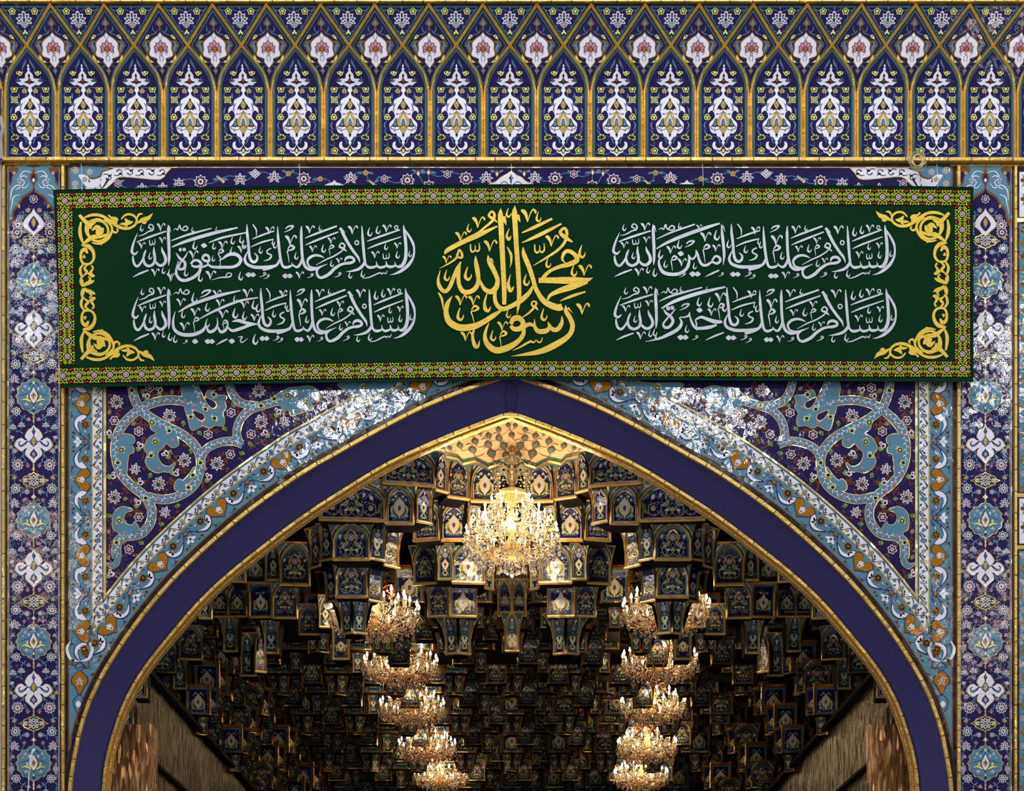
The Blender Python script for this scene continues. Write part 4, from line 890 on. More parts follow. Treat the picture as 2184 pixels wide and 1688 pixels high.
M = M3(); M.tube([W(73, 1600, -.03), W(70, 1603, -.07), W(66, 1615, -.09), W(65, 1636, -.08)], .015, WHITE, 8); M.tube([W(65, 1636, -.08), W(62, 1650, -.06), W(60, 1690, -.05)], .006, WHITE, 5)
o = M.build('drain_pipe', None); tag(o, 'curved white cable pipe on the lowest round medallion of the left pilaster', 'pipe')
# ---------------------------------------------------------------- green banner with lettering
def bt(px):   # top edge
    u = (px - 113) / (2076 - 113); return 405 - 6.0 * u - 9 * math.sin(PI * min(max(u, 0), 1)) ** .8 if 0 < u < 1 else 405 - 6 * u
def bb(px):   # bottom edge
    u = min(max((px - 130) / (2075 - 130), 0), 1); return 828 - 13 * u - 9.5 * (1 - abs(2 * u - 1)) - 9 * (u * (1 - u)) ** .5 * (1 - u) ** .5 * .8
def bx(u, v): return (113 + 17 * v ** .8) * (1 - u) + 2076 * u
rb = random.Random(11)
WR = [(rb.uniform(150, 2050), rb.uniform(410, 810), rb.uniform(-.35, .35), rb.uniform(80, 260), rb.uniform(7, 16), rb.uniform(.0015, .004)) for _ in range(46)]
def wrk(x, y):
    d = .008 * math.sin(x / 260.) + .004 * math.sin(x / 95. + y / 160.) + .0025 * math.sin(x / 37. - y / 60.)
    for cx_, cy_, a, l, w_, h in WR:
        dx, dy = x - cx_, y - cy_
        if abs(dx) > l * 1.6 or abs(dy) > l: continue
        u = dx * math.cos(a) + dy * math.sin(a); v = -dx * math.sin(a) + dy * math.cos(a); d += h * math.exp(-(u / l) ** 2 * 2 - (v / w_) ** 2)
    return -.105 - d
def bmap(off=.004, lh=LH):
    def f(px, py, h):
        y = wrk(px, py) - off; q = W(px, py, y); return (q.x, q.y - h * lh, q.z)
    return f
ban = empty('banner', W(1092, 610, -.1)); ban['label'] = 'long green velvet banner with white and gold Arabic calligraphy hung across the arch'; ban['category'] = 'banner'
def bchild(o): o.parent = ban; o.matrix_parent_inverse = Matrix.Translation(-ban.location); return o
M = M3(); nx, ny = 240, 52
for jy in range(ny + 1):
    for ix in range(nx + 1):
        u, v = ix / nx, jy / ny; x = bx(u, v); y0, y1 = bt(x), bb(x); y = y0 + (y1 - y0) * v; M.v.append(tuple(W(x, y, wrk(x, y))))
for jy in range(ny):
    for ix in range(nx): i = jy * (nx + 1) + ix; M.f.append((i, i + 1, i + nx + 2, i + nx + 1)); M.m.append(0)
n0 = len(M.v)
for v in list(M.v): M.v.append((v[0], v[1] + .008, v[2]))
edge = [i for i in range(nx + 1)] + [j * (nx + 1) + nx for j in range(1, ny + 1)] + [ny * (nx + 1) + i for i in range(nx - 1, -1, -1)] + [j * (nx + 1) for j in range(ny - 1, 0, -1)]
for a, c in zip(edge, edge[1:] + edge[:1]): M.f.append((a, c, c + n0, a + n0)); M.m.append(0)
M.ml = [GREENC]; o = M.build('cloth'); bchild(o)
for p in o.data.polygons: p.use_smooth = True
# stitched trim
def ty(x):  u = (x - 138) / 1915; return 429 - 6.5 * u - 8 * math.sin(PI * u) ** .9 if 0 < u < 1 else 429 - 6.5 * u
def by(x):  u = min(max((x - 130) / 1925, 0), 1); return 803 - 15 * u - 6 * (1 - abs(2 * u - 1)) - 7 * (u * (1 - u)) ** .5 * (1 - u) ** .5
b = B()
for fn, x0, x1 in ((ty, 121, 2070), (by, 128, 2070)):
    n = 90
    for i in range(n):
        a = x0 + (x1 - x0) * i / n; c = x0 + (x1 - x0) * (i + 1) / n; b.poly([(a, fn(min(max(a, 138), 2053)) - 17), (c, fn(min(max(c, 138), 2053)) - 17), (c, fn(min(max(c, 138), 2053)) + 17), (a, fn(min(max(a, 138), 2053)) + 17)], GREENT, .5)
for xa, xb in ((138.5, 144), (2053, 2053)):
    for i in range(24):
        y0 = 440 + (785 - 440) * i / 24; y1 = 440 + (785 - 440) * (i + 1) / 24; x = xa + (xb - xa) * i / 24; x2 = xa + (xb - xa) * (i + 1) / 24; b.poly([(x - 16.5, y0), (x + 16.5, y0), (x2 + 16.5, y1), (x2 - 16.5, y1)], GREENT, .5)
bchild(b.build('trim_ribbon', None, bmap(.003)))
def rosette(b):
    b.at(0, 0, .1303 * 2)  # art units: 130 per 33.9 px pitch, half detail
    b.at(0, 0, 33.9 / 130)
    n = 12; b.disc(0, 0, 23, TRWHT, 1.5, 12); b.disc(0, 0, 18.5, TRMAR, 2.2, 12)
    for i in range(6): b.petal(0, 0, i * PI / 3, 2, 14, 2.6, TRWHT, 3)
    for sx in (-1, 1):
        for sy in (-1, 1):
            b.stroke([(sx * 3, sy * 36, 3), (sx * 24, sy * 26, 7), (sx * 40, sy * 4, 3)], TRYEL, 1, n=3)
            b.stroke([(sx * 12, sy * 34, 3), (sx * 30, sy * 34, 4), (sx * 34, sy * 46, 4), (sx * 24, sy * 48, 6)], TRYEL, 1.2, n=3)
            b.stroke([(sx * 34, sy * 14, 3), (sx * 46, sy * 26, 4), (sx * 44, sy * 36, 6)], TRYEL, 1.2, n=2)
            b.stroke([(sx * 3, sy * 38, 3), (sx * 6, sy * 54, 4), (sx * 16, sy * 58, 6), (sx * 16, sy * 50, 4)], TRYEL, 1.1, n=2)
            b.disc(sx * 34, sy * 56, 6, TRYEL, 1.3, 6); b.disc(sx * 52, sy * 8, 5, TRYEL, 1.3, 5); b.disc(sx * 40, sy * 22, 4, TRYEL, 1.3, 5); b.disc(sx * 56, sy * 26, 4.5, TRYEL, 1.3, 5)
            b.petal(sx * 58, sy * 50, math.atan2(-sy, sx) * .8 if sx > 0 else PI - math.atan2(-sy, -sx) * .8, -15, 10, 6, TRRED, 1.6)
            b.stroke([(sx * 42, sy * 14, 2), (sx * 54, sy * 20, 4), (sx * 64, sy * 12, 3)], TRYEL, 1.05, n=2)
rm = proto('rosette', rosette, 'rosette')
for i in range(57): x = 138 + 33.9 * i + (2053 - 138 - 33.9 * 56) * i / 56; y = ty(x); bchild(link('rosette', rm, None, W(x, y, wrk(x, y) - .0065)))
for i in range(58): x = 134 + (2053 - 134) * i / 57; y = by(x); bchild(link('rosette', rm, None, W(x, y, wrk(x, y) - .0065)))
for i in range(10):
    for xa, xb in ((138.5, 144), (2052.5, 2053)):
        x = xa + (xb - xa) * i / 9; y = 462 + i * 33.2 + (0 if xa < 999 else -5); bchild(link('rosette', rm, None, W(x, y, wrk(x, y) - .0065), rot=(0, PI / 2, 0)))
# ---- calligraphy; stroke text: "x,y,w;x,y,w;..." in zoomed tracing units
def st(txt, sc=1):
    return [[tuple(float(v) for v in p.split(',')) for p in l.split(';') if p.strip()] for l in txt.strip().split('\n') if l.strip()]
def vm(x, y, s=1): return [[(x - 42 * s, y - 32 * s, 10 * s), (x - 26 * s, y - 26 * s, 24 * s), (x - 10 * s, y - 2 * s, 19 * s), (x - 2 * s, y + 40 * s, 4 * s)], [(x - 2 * s, y + 38 * s, 4 * s), (x + 16 * s, y - 14 * s, 7 * s), (x + 32 * s, y - 38 * s, 9 * s), (x + 46 * s, y - 26 * s, 15 * s), (x + 46 * s, y - 12 * s, 4 * s)]]
def hk(x, y, s=1): return [[(x + 2 * s, y - 36 * s, 4 * s), (x - 8 * s, y - 6 * s, 11 * s), (x - 10 * s, y + 18 * s, 16 * s), (x + 6 * s, y + 30 * s, 13 * s), (x + 20 * s, y + 12 * s, 6 * s), (x + 18 * s, y + 2 * s, 3 * s)]]
def dd(x, y, r): return [[(x - r, y - r * .1, 2), (x, y - r * .0, r * 1.55), (x + r, y + r * .1, 2)]]
def sh(x, y, s=1): return [[(x - 34 * s, y - 30 * s, 8 * s), (x - 32 * s, y + 10 * s, 12 * s), (x - 18 * s, y + 24 * s, 13 * s), (x - 2 * s, y + 8 * s, 8 * s), (x - 2 * s, y - 22 * s, 6 * s)], [(x - 2 * s, y + 8 * s, 8 * s), (x + 12 * s, y + 20 * s, 13 * s), (x + 28 * s, y + 4 * s, 11 * s), (x + 26 * s, y - 38 * s, 5 * s)]]
def wv(x, y, s=1): return [[(x - 46 * s, y + 26 * s, 3 * s), (x - 8 * s, y + 14 * s, 9 * s), (x + 20 * s, y - 6 * s, 13 * s), (x + 14 * s, y - 24 * s, 9 * s), (x - 4 * s, y - 14 * s, 8 * s), (x + 8 * s, y - 4 * s, 6 * s)]]
def sk(x, y, s=1): return [[(x - 30 * s, y - 2 * s, 10 * s), (x - 6 * s, y - 24 * s, 15 * s), (x + 38 * s, y - 30 * s, 18 * s), (x + 34 * s, y - 14 * s, 14 * s), (x + 2 * s, y + 10 * s, 12 * s), (x - 46 * s, y + 30 * s, 3 * s)]]
def mm(x, y, x2, y2, s=1): return [[(x - 20 * s, y + 10 * s, 8 * s), (x + 4 * s, y - 20 * s, 16 * s), (x + 30 * s, y - 4 * s, 20 * s), (x + 10 * s, y + 14 * s, 14 * s), (x - 22 * s, y + 24 * s, 10 * s), ((x - 26 * s + x2) / 2, (y + y2) / 2, 9 * s), (x2, y2, 4 * s)]]
def rg(x, y, r, w_): return [[(x + r * math.cos(a), y + r * 1.1 * math.sin(a), w_) for a in [2 * PI * i / 8 for i in range(9)]]]
SAL = st('''
1450,240,4;1458,300,26;1470,400,32;1476,500,32;1470,590,36;1440,655,36;1400,672,30;1370,660,14;1360,620,5
1460,285,8;1500,345,22;1545,425,26;1560,500,19;1548,580,24;1500,655,34;1430,712,32;1370,742,18;1310,757,3
1375,640,4;1355,665,22;1310,674,30;1280,658,24;1270,612,5
1284,640,5;1262,668,22;1210,680,28;1180,662,18;1170,618,5
1190,655,10;1150,675,26;1100,680,30;1065,655,22;1050,600,26;1040,500,28;1030,380,26;1022,252,8
1058,590,14;1045,640,28;1000,690,30;930,715,20;858,724,3
788,290,8;806,285,26;835,345,32;880,430,30;940,520,28;985,580,24;1002,634,4
800,272,20;850,322,5
846,618,10;862,585,26;900,574,30;935,590,28;940,618,26;900,635,30;850,640,26;800,655,28;740,695,32;690,745,34;640,775,32;600,786,28;570,768,26;558,720,22;590,680,18;668,645,4
636,582,6;590,560,22;540,555,26;490,575,28;462,615,24;480,665,20;540,692,36;600,672,20;668,645,4
400,252,6;398,320,26;400,420,28;405,520,28;415,600,28;440,670,30;490,702,30;540,695,26
410,560,14;395,630,26;360,675,26;320,662,18;298,632,5
314,650,8;285,668,24;240,680,28;205,660,26;185,590,28;170,480,28;160,370,26;155,256,6
178,590,10;160,640,22;110,672,28;50,692,30;0,700,30
1075,412,8;1200,365,22;1415,292,14
1080,488,8;1200,440,20;1425,365,10
437,380,8;560,330,22;765,255,18
442,450,8;560,400,22;780,315,14
1030,793,5;1100,780,13;1200,737,14;1230,747,12;1245,730,6;1265,745,12;1285,712,6
550,656,4;650,600,14;740,560,16;820,505,14;845,455,18;815,430,16;790,465,16;830,484,24;865,515,6
''') + vm(70, 300) + vm(485, 290) + vm(925, 295, 1.1) + vm(1275, 280) + vm(285, 400, 1.3) + vm(705, 405, .85) + vm(515, 490, .85) + vm(1155, 550, .9) + vm(1385, 455, .8) + vm(785, 610, .7) + vm(380, 760, .9) + hk(1100, 315, 1.3) + hk(1185, 295, 1.2) + hk(590, 275, .8) + hk(625, 485, 1.2) + hk(345, 560, 1.1) + hk(1268, 465, 1.) + hk(1388, 550, 1.1) + hk(1515, 540, .9) + hk(712, 640, 1) + hk(900, 760, 1) + hk(1028, 745, 1.1) + hk(125, 450, 1) + rg(1376, 268, 17, 11) + rg(970, 425, 19, 13) + dd(235, 768, 34) + dd(280, 768, 32) + wv(785, 755) + wv(500, 765, .9) + wv(50, 775, .9) + sh(1275, 570, 1.0) + sk(270, 285, 1.1) + mm(285, 480, 275, 630, 1.3) + mm(705, 468, 695, 560, .9)
YA = st('''
1700,590,16;1670,650,26;1600,668,30;1500,675,34;1420,670,34;1350,640,30;1328,590,26;1345,535,14;1362,505,5
1350,230,6;1352,320,26;1365,430,28;1374,540,28;1392,600,30;1425,620,30;1455,600,26;1460,560,20;1428,528,8
1612,478,14;1570,500,16;1572,530,16;1612,552,18;1590,590,18;1530,610,5
1405,385,8;1520,340,20;1645,300,12
1395,465,8;1500,420,20;1635,385,12
1412,233,12;1450,290,15;1450,355,4
''') + dd(1368, 750, 34) + dd(1415, 750, 32) + wv(1530, 748) + hk(1495, 495, 1.1) + hk(1320, 440, 1.2) + hk(1632, 415, .9)
ALH = st('''
545,235,6;545,300,28;550,400,32;554,500,30;554,600,24;548,658,4
555,250,16;575,315,4
470,465,6;482,510,26;510,565,30;515,615,32;480,652,30;440,652,28;405,620,22;395,600,8
385,460,6;385,520,26;395,585,28;380,635,28;330,660,28;285,640,28;268,590,22;272,540,16;292,492,5
292,498,14;272,560,18;242,620,22;200,662,26;165,640,26;150,590,22;150,555,14
200,322,5;165,400,18;140,480,26;140,520,28;172,538,24;205,508,8
190,415,10;340,360,22;520,303,14
150,775,6;230,737,20;325,703,14
205,353,4;270,337,12;325,305,14;370,290,18;376,252,14;345,233,12;325,262,14;358,278,14
600,296,4;630,275,10;652,290,10;672,238,12;690,282,13;740,296,13;765,270,14;735,250,12;700,286,10
''') + vm(460, 262, 1.) + vm(475, 395, .8) + vm(245, 450, .85) + vm(395, 728, 1) + hk(245, 270, 1.) + hk(340, 560, 1) + hk(490, 708, 1) + hk(560, 732, 1.2) + sh(368, 420, 1.0)
AMN = st('''
1248,232,6;1255,330,28;1268,450,30;1275,560,26;1265,656,4
1262,250,16;1285,312,4
1150,612,18;1185,565,22;1225,578,26;1235,612,26;1200,640,26;1150,625,22;1100,655,28;1050,652,28;1018,600,26;1002,540,20;985,498,6
985,500,8;985,555,18;955,592,20;930,585,18;910,550,8
908,548,8;915,620,28;890,690,32;820,742,34;730,752,36;650,730,36;612,670,30;605,610,18;640,560,6
580,488,12;700,420,30;900,338,38;1100,268,34;1230,228,18
580,387,8;750,312,20;975,235,14
1080,775,5;1150,742,20;1225,708,14
''') + dd(830, 538, 34) + dd(952, 748, 36) + dd(1002, 748, 34) + vm(725, 500, 1.05) + vm(838, 628, 1) + vm(1080, 365, 1.2) + vm(1190, 480, .9) + vm(1015, 265, .6) + hk(812, 445, 1.3) + hk(970, 665, 1.) + hk(1195, 350, 1.5) + hk(670, 645, 1.1) + hk(815, 250, .8) + hk(618, 545, 1.3) + sk(920, 440, 1.1) + wv(855, 755, .9) + wv(1250, 752, .8) + mm(755, 585, 745, 715, 1.1) + mm(1088, 470, 1080, 630, 1.2)
KHR = st('''
650,1108,6;680,1150,26;730,1190,30;748,1240,30;710,1292,30;665,1297,28;650,1260,20;690,1205,18;740,1150,15;778,1105,4
918,1138,6;915,1172,22;870,1192,16;822,1192,12
812,1195,8;838,1250,28;800,1315,36;700,1372,36;600,1415,22;463,1444,3
1255,1240,26;1180,1238,42;1100,1212,34;1040,1192,28;985,1215,20
1200,1272,20;1120,1297,36;1040,1307,32;980,1302,28;940,1240,24;920,1170,12
975,1215,10;990,1260,16;992,1330,6
630,1102,14;760,1030,32;950,963,38;1120,918,32;1288,880,16
610,1027,8;750,968,22;1050,884,14
1085,1428,5;1180,1385,20;1272,1350,14
''') + dd(1022, 1120, 34) + dd(828, 1400, 36) + dd(877, 1400, 34) + rg(700, 1102, 10, 22) + rg(742, 1096, 10, 22) + vm(1145, 1140, .95) + vm(1230, 988, 1.2) + hk(1015, 1035, 1.3) + hk(1130, 1040, 1.5) + hk(890, 1315, 1.1) + hk(832, 905, .8) + hk(1100, 900, .7) + hk(560, 1350, 1.1) + sk(868, 1088, 1.1) + wv(985, 1402, .9) + mm(1240, 1075, 1232, 1215, 1.1)
SFW = st('''
1370,640,6;1400,622,14;1450,590,26;1510,588,28;1548,625,26;1530,668,26;1480,690,24;1400,692,24;1320,690,22;1285,672,16;1275,640,8
1382,600,5;1380,710,6
1292,650,12;1285,605,20;1255,592,22;1235,620,18;1262,642,22;1290,640,16
1286,668,14;1240,690,18;1190,684,16
1140,668,16;1165,638,20;1205,642,22;1225,675,24;1180,690,20;1145,678,16
1222,680,22;1208,735,26;1150,782,26;1080,802,26;1035,775,24;1020,720,18;1040,640,6
1018,575,6;1050,620,20;1090,652,22;1085,700,24;1040,705,20;1055,655,14;1098,600,12;1112,565,4
985,527,10;1100,480,24;1300,420,28;1522,368,12
980,475,8;1120,425,18;1308,374,10
1285,492,6;1400,450,18;1590,410,10
1310,797,3;1380,777,10;1420,775,12;1462,768,12;1472,745,9;1440,742,8;1425,768,9
''') + dd(1248, 515, 26) + rg(1054, 549, 7, 14) + rg(1086, 548, 7, 14) + vm(1158, 590, .85) + vm(1398, 510, .8) + vm(1552, 545, .75) + hk(1170, 515, 1) + hk(1328, 520, .8) + hk(1480, 475, .9) + hk(1550, 465, .9) + hk(1322, 620, .7) + hk(1475, 560, 1) + hk(1215, 775, 1) + hk(1545, 765, 1) + hk(1352, 380, .6) + hk(1155, 385, .6) + mm(1382, 562, 1384, 640, .8) + vm(1300, 758, .9) + vm(978, 775, .85) + hk(1098, 735, .9)
HBB = st('''
1012,1055,5;995,1130,18;1005,1200,24;1060,1240,30;1150,1245,30;1230,1215,28;1262,1170,14;1262,1140,4
1262,1170,8;1290,1220,24;1335,1205,24;1358,1160,14;1355,1105,4
1355,1170,8;1385,1222,24;1425,1205,22;1442,1160,12;1440,1130,4
1440,1180,8;1480,1212,24;1560,1190,26;1620,1168,22;1680,1155,12
1478,1138,6;1530,1130,26;1600,1150,26;1680,1160,14
1040,1060,10;1150,998,24;1350,930,28;1545,884,12
1215,1112,8;1350,1042,20;1530,970,20;1690,940,10
1350,1326,5;1400,1298,16;1440,1280,10
1525,1265,4;1560,1262,10;1545,1290,10;1560,1308,10;1605,1275,3
''') + dd(1175, 1300, 27) + dd(1278, 1300, 27) + dd(1312, 1300, 26) + dd(1475, 1298, 27) + vm(1085, 1178, .85) + vm(1172, 1060, .85) + vm(1400, 1078, .85) + vm(1375, 985, .75) + vm(1350, 910, .75) + vm(1575, 1000, .75) + vm(1600, 905, .9) + vm(1055, 980, .8) + vm(1660, 1105, .75) + hk(1165, 945, 1.2) + hk(1075, 1078, .9) + hk(1272, 1020, 1.) + hk(1272, 1150, 1.) + hk(1500, 1070, 1.2) + hk(1576, 1090, 1) + hk(1656, 1000, 1.1) + hk(1500, 950, .8) + hk(1010, 1280, .9) + hk(1664, 1285, 1.2) + sk(1258, 912, 1.0) + wv(1098, 1302, .6) + mm(1180, 1120, 1172, 1220, .8) + mm(1415, 1140, 1412, 1200, .7)
def conv(S_, ox, oy, sc, xw=None, dy=0):
    out = []
    for s in S_:
        P = []
        for x, y, w_ in s:
            X = ox + x / sc; Y = oy + y / sc + dy
            if xw:
                for (a, A), (c, C) in zip(xw, xw[1:]):
                    if X <= c or (c, C) == xw[-1]: X = A + (X - a) * (C - A) / (c - a); break
            P.append((X, Y, w_ / sc))
        out.append(P)
    return out
def wr(name, strokes, m, label):
    b = B()
    for i, s in enumerate(strokes): b.stroke(s, m, 1 + (i % 9) * .35, n=6)
    o = b.build(name, None, bmap(.004)); bchild(o); o['label'] = label; return o
# x correspondences: from tracing positions (upper left line / upper right line) to each line
SALX = {'UL': None, 'LL': [(560, 590), (592, 619), (642.9, 664.7), (772.5, 788), (860.6, 864.7), (886, 887)], 'UR': [(560, 1596), (592, 1628), (642.9, 1679), (772.5, 1807.7), (860.6, 1887), (886, 1911)], 'LR': [(560, 1588), (592, 1620), (642.9, 1666.6), (772.5, 1803.8), (860.6, 1889.8), (886, 1913)]}
SALY = {'UL': 0, 'LL': 135.5, 'UR': 0, 'LR': 136}
YAX = {'UR': None, 'LR': [(1540, 1531), (1560, 1550.5), (1628, 1620)], 'UL': [(1540, 506), (1560, 527), (1628, 592)], 'LL': [(1540, 536), (1560, 556.5), (1628, 619)]}
ALX = {'UR': None, 'LR': [(1308, 1311), (1393, 1398), (1440, 1446)], 'UL': [(1308, 281), (1393, 359), (1440, 402)], 'LL': [(1308, 283), (1393, 359), (1440, 405)]}
UN = {'UR': conv(AMN, 1280, 430, 4.824), 'LR': conv(KHR, 1280, 430, 4.824), 'UL': conv(SFW, 110, 390, 3.836), 'LL': conv(HBB, 110, 390, 3.836)}
DYY = {'UL': 1, 'UR': 0, 'LL': 137, 'LR': 135.5}
for k, lab in (('UL', 'upper left line of white Arabic lettering'), ('LL', 'lower left line of white Arabic lettering'), ('UR', 'upper right line of white Arabic lettering'), ('LR', 'lower right line of white Arabic lettering')):
    s = conv(SAL, 560, 430, 4.824, SALX[k], SALY[k]) + conv(YA, 1280, 430, 4.824, YAX[k], DYY[k]) + conv(ALH, 1280, 430, 4.824, ALX[k], DYY[k]) + UN[k]
    wr('lettering', s, SILV, lab)
CEN = st('''
768,115,4;764,180,50;770,300,52;780,500,50;790,700,48;800,900,46;800,1050,38
800,190,22;806,230,30;820,278,3
905,88,4;900,155,52;905,250,50;920,500,46;935,700,46;945,900,44;942,1030,36;925,1145,4
935,175,24;942,215,26;957,248,3
750,790,14;725,870,30;708,950,34;722,1040,40;780,1092,46;860,1070,42;960,1012,50;1040,940,42;1078,870,20
985,490,6;992,560,42;1040,680,46;1080,800,42;1110,900,42;1180,1010,52;1260,1060,62;1330,1080,66;1366,1070,62
1400,648,6;1365,610,24;1385,548,34;1430,530,38;1490,568,42;1505,622,50;1420,662,46;1340,682,38;1250,722,32;1190,775,36;1140,840,16
1135,815,48;1300,815,60;1450,815,66;1600,812,44;1662,790,4
1610,830,36;1450,880,62;1330,920,48;1250,960,34;1222,1005,18
1345,1014,8;1450,970,28;1592,924,16
178,715,4;158,800,24;170,872,38;220,922,38;270,880,38;310,780,38;350,690,36;380,632,10
372,640,16;355,740,38;360,850,38;400,922,46;460,927,46;520,890,46;548,820,38;540,720,46;525,640,38;522,573,5
642,570,6;655,630,46;700,720,46;735,810,42;720,885,52;670,925,52;610,900,40;570,830,24;555,780,6
672,600,20;700,645,3
220,562,8;250,520,42;400,440,46;560,370,46;732,288,16
435,396,3;540,355,20;620,292,22;690,230,28;705,175,26;680,145,22;650,185,22;692,215,30;735,252,5
970,354,10;1100,295,34;1267,215,22
972,450,10;1150,370,38;1357,264,18
1080,672,4;1200,600,20;1320,520,26;1390,440,28;1410,350,30;1385,305,26;1345,348,32;1400,400,40;1465,440,14
1400,1055,6;1402,1115,42;1440,1180,46;1465,1260,46;1430,1350,48;1300,1440,62;1130,1512,50;870,1553,3
1420,1080,20;1465,1132,3
1362,1158,5;1360,1230,38;1320,1290,46;1270,1290,42;1235,1240,22;1228,1215,5
1238,1245,12;1220,1300,46;1140,1312,48;1100,1270,32;1095,1190,5
1112,1270,20;1050,1242,38;1000,1262,40
865,1240,34;890,1192,52;945,1182,54;985,1230,46;960,1280,52;900,1290,44;862,1256,34
992,1250,30;985,1340,42;930,1412,48;830,1472,62;720,1496,62;640,1440,54;612,1360,36;630,1280,22;655,1228,5
297,965,4;250,1040,42;235,1130,48;270,1222,62;370,1275,66;500,1265,62;600,1220,52;700,1155,46;760,1115,24;800,1080,6
634,940,8;610,1025,24;615,1090,36;645,1112,26;670,1068,6
160,932,14;195,1000,24;207,1102,4
828,490,10;865,560,26;868,640,16;855,692,3
862,755,5;840,850,28;862,915,38;895,872,6
849,308,4;825,380,22;845,417,28;867,380,5
512,1280,18;492,1360,26;515,1452,38;545,1457,28;561,1402,6
880,1500,3;960,1462,18;1050,1412,22;1088,1420,16;1110,1398,8;1135,1418,16;1160,1410,14;1172,1370,6
960,1187,5;1040,1132,20;1095,1075,22;1112,1032,20;1080,1020,16;1068,1055,18;1108,1080,24;1130,1108,6
170,700,3;260,652,16;330,602,20;352,545,20;365,515,14;388,555,24;388,592,26;352,590,18;335,560,14
''') + vm(545, 250, 1.35) + vm(375, 390, 1.2) + vm(238, 612, .95) + vm(660, 480, 1.4) + vm(1030, 185, 1.6) + vm(1260, 430, 1.4) + vm(1580, 718, 1.4) + vm(375, 1010, 1.25) + vm(500, 1012, 1.2) + vm(1560, 1092, 1.4) + vm(425, 1360, 1.15) + vm(780, 1260, 1.1) + sh(520, 505, 1.4) + sh(1148, 510, 1.5) + hk(455, 305, 1.2) + hk(238, 768, 1.5) + hk(442, 750, 1.9) + hk(838, 158, 1.3) + hk(1130, 198, 1.4) + hk(1012, 812, 1.6) + hk(1225, 645, 1.4) + hk(1475, 722, 1.6) + hk(1552, 535, 1.8) + hk(368, 1145, 1.8) + hk(838, 1140, 1.2) + hk(1182, 1150, 1.7) + hk(688, 1355, 1.5) + mm(508, 1090, 510, 1235, 1.3) + mm(785, 1335, 772, 1460, 1.2)
wr('lettering', conv(CEN, 900, 420, 4.5625), GLYEL, 'round gold calligraphic medallion in the middle of the banner')
# four leafy gold corner scrolls (left one traced, the rest mirrored)
def cs(pts, w_=None): return [(110 + p[0] / 3.836, 390 + p[1] / 3.836, (p[2] if len(p) > 2 else w_) / 3.836) for p in pts]
ORN = [[(380 + 84 * math.cos(a), 395 + 84 * math.sin(a), 20) for a in [2 * PI * i / 16 for i in range(17)]],
 [(242, 320, 14), (232, 380, 26), (238, 440, 28), (258, 495, 14)], [(282, 330, 14), (285, 395, 26), (305, 445, 14)],
 [(270, 285, 14), (330, 265, 24), (400, 268, 24), (460, 300, 24), (520, 345, 26), (580, 372, 26), (640, 372, 22), (688, 340, 20), (695, 295, 18), (655, 262, 18), (605, 265, 18), (570, 300, 10)],
 [(228, 265, 24), (250, 290, 28), (290, 330, 34), (320, 345, 24)], [(300, 320, 12), (380, 300, 20), (440, 330, 20)], [(320, 380, 14), (330, 345, 20), (360, 330, 10)],
 [(330, 395, 6), (370, 365, 40), (400, 400, 60), (425, 370, 10)], [(370, 400, 30), (390, 440, 20), (395, 460, 6)],
 [(600, 290, 8), (628, 325, 38), (668, 320, 6)], [(555, 340, 6), (590, 338, 24), (605, 350, 8)], [(600, 330, 14), (620, 350, 14), (600, 358, 8)],
 [(700, 335, 8), (745, 305, 34), (790, 290, 34), (828, 252, 3)], [(740, 325, 14), (762, 330, 22), (780, 320, 6)], [(696, 300, 10), (715, 262, 18), (745, 256, 10)],
 [(485, 350, 10), (500, 395, 18), (525, 410, 18), (545, 390, 12), (530, 378, 8)], [(466, 265, 18), (485, 285, 16), (520, 300, 40), (545, 310, 20)], [(480, 310, 30), (510, 330, 24), (540, 330, 14)],
 [(245, 515, 6), (285, 480, 26), (340, 445, 38), (400, 440, 28), (450, 425, 18)], [(330, 490, 10), (390, 500, 18), (450, 470, 22), (485, 420, 22), (495, 370, 18), (470, 330, 18), (430, 300, 14)], [(380, 480, 14), (400, 500, 18), (412, 510, 8)],
 [(252, 515, 12), (300, 520, 34), (338, 560, 28), (346, 620, 22), (315, 662, 20), (262, 662, 20), (240, 620, 20), (246, 565, 26), (275, 548, 34), (295, 580, 14)], [(270, 590, 8), (262, 610, 18), (280, 610, 10)],
 [(262, 665, 14), (236, 705, 22), (240, 750, 22), (262, 775, 14)], [(300, 670, 10), (270, 700, 20), (290, 735, 24), (262, 760, 10)], [(325, 680, 18), (340, 700, 14), (320, 740, 24), (355, 765, 8)], [(300, 740, 18), (330, 765, 22), (352, 768, 10)],
 [(240, 770, 10), (245, 810, 34), (256, 850, 20)], [(350, 800, 8), (320, 815, 30), (280, 830, 30), (262, 850, 14)], [(300, 770, 10), (320, 790, 14), (300, 800, 8)]]
def mirror_v(p): return [(x + (14 if y < 400 else 8), 1712 - y, w_) for x, y, w_ in p]
HALF = [cs(p) for p in ORN]; LOW = [cs(mirror_v(p)) for p in ORN]
for k, (src, mr, lab) in enumerate(((HALF, 0, 'gold leafy scroll in the upper left corner'), (LOW, 0, 'gold leafy scroll in the lower left corner'), (HALF, 1, 'gold leafy scroll in the upper right corner'), (LOW, 1, 'gold leafy scroll in the lower right corner'))):
    s = [[((2193.7 - x if mr else x), y - (5 if mr else 0), w_) for x, y, w_ in p] for p in src]
    wr('corner_scroll', s, GLYEL, lab)
# thin suspension strings
for x in (175, 640, 1092, 1500, 2000):
    M = M3(); M.tube([W(x, bt(x) + 3, wrk(x, bt(x)) - .003), W(x - 1, 360, -.09), W(x - 2, 350, -.055)], .0022, WHITE, 4); bchild(M.build('hanging_string'))
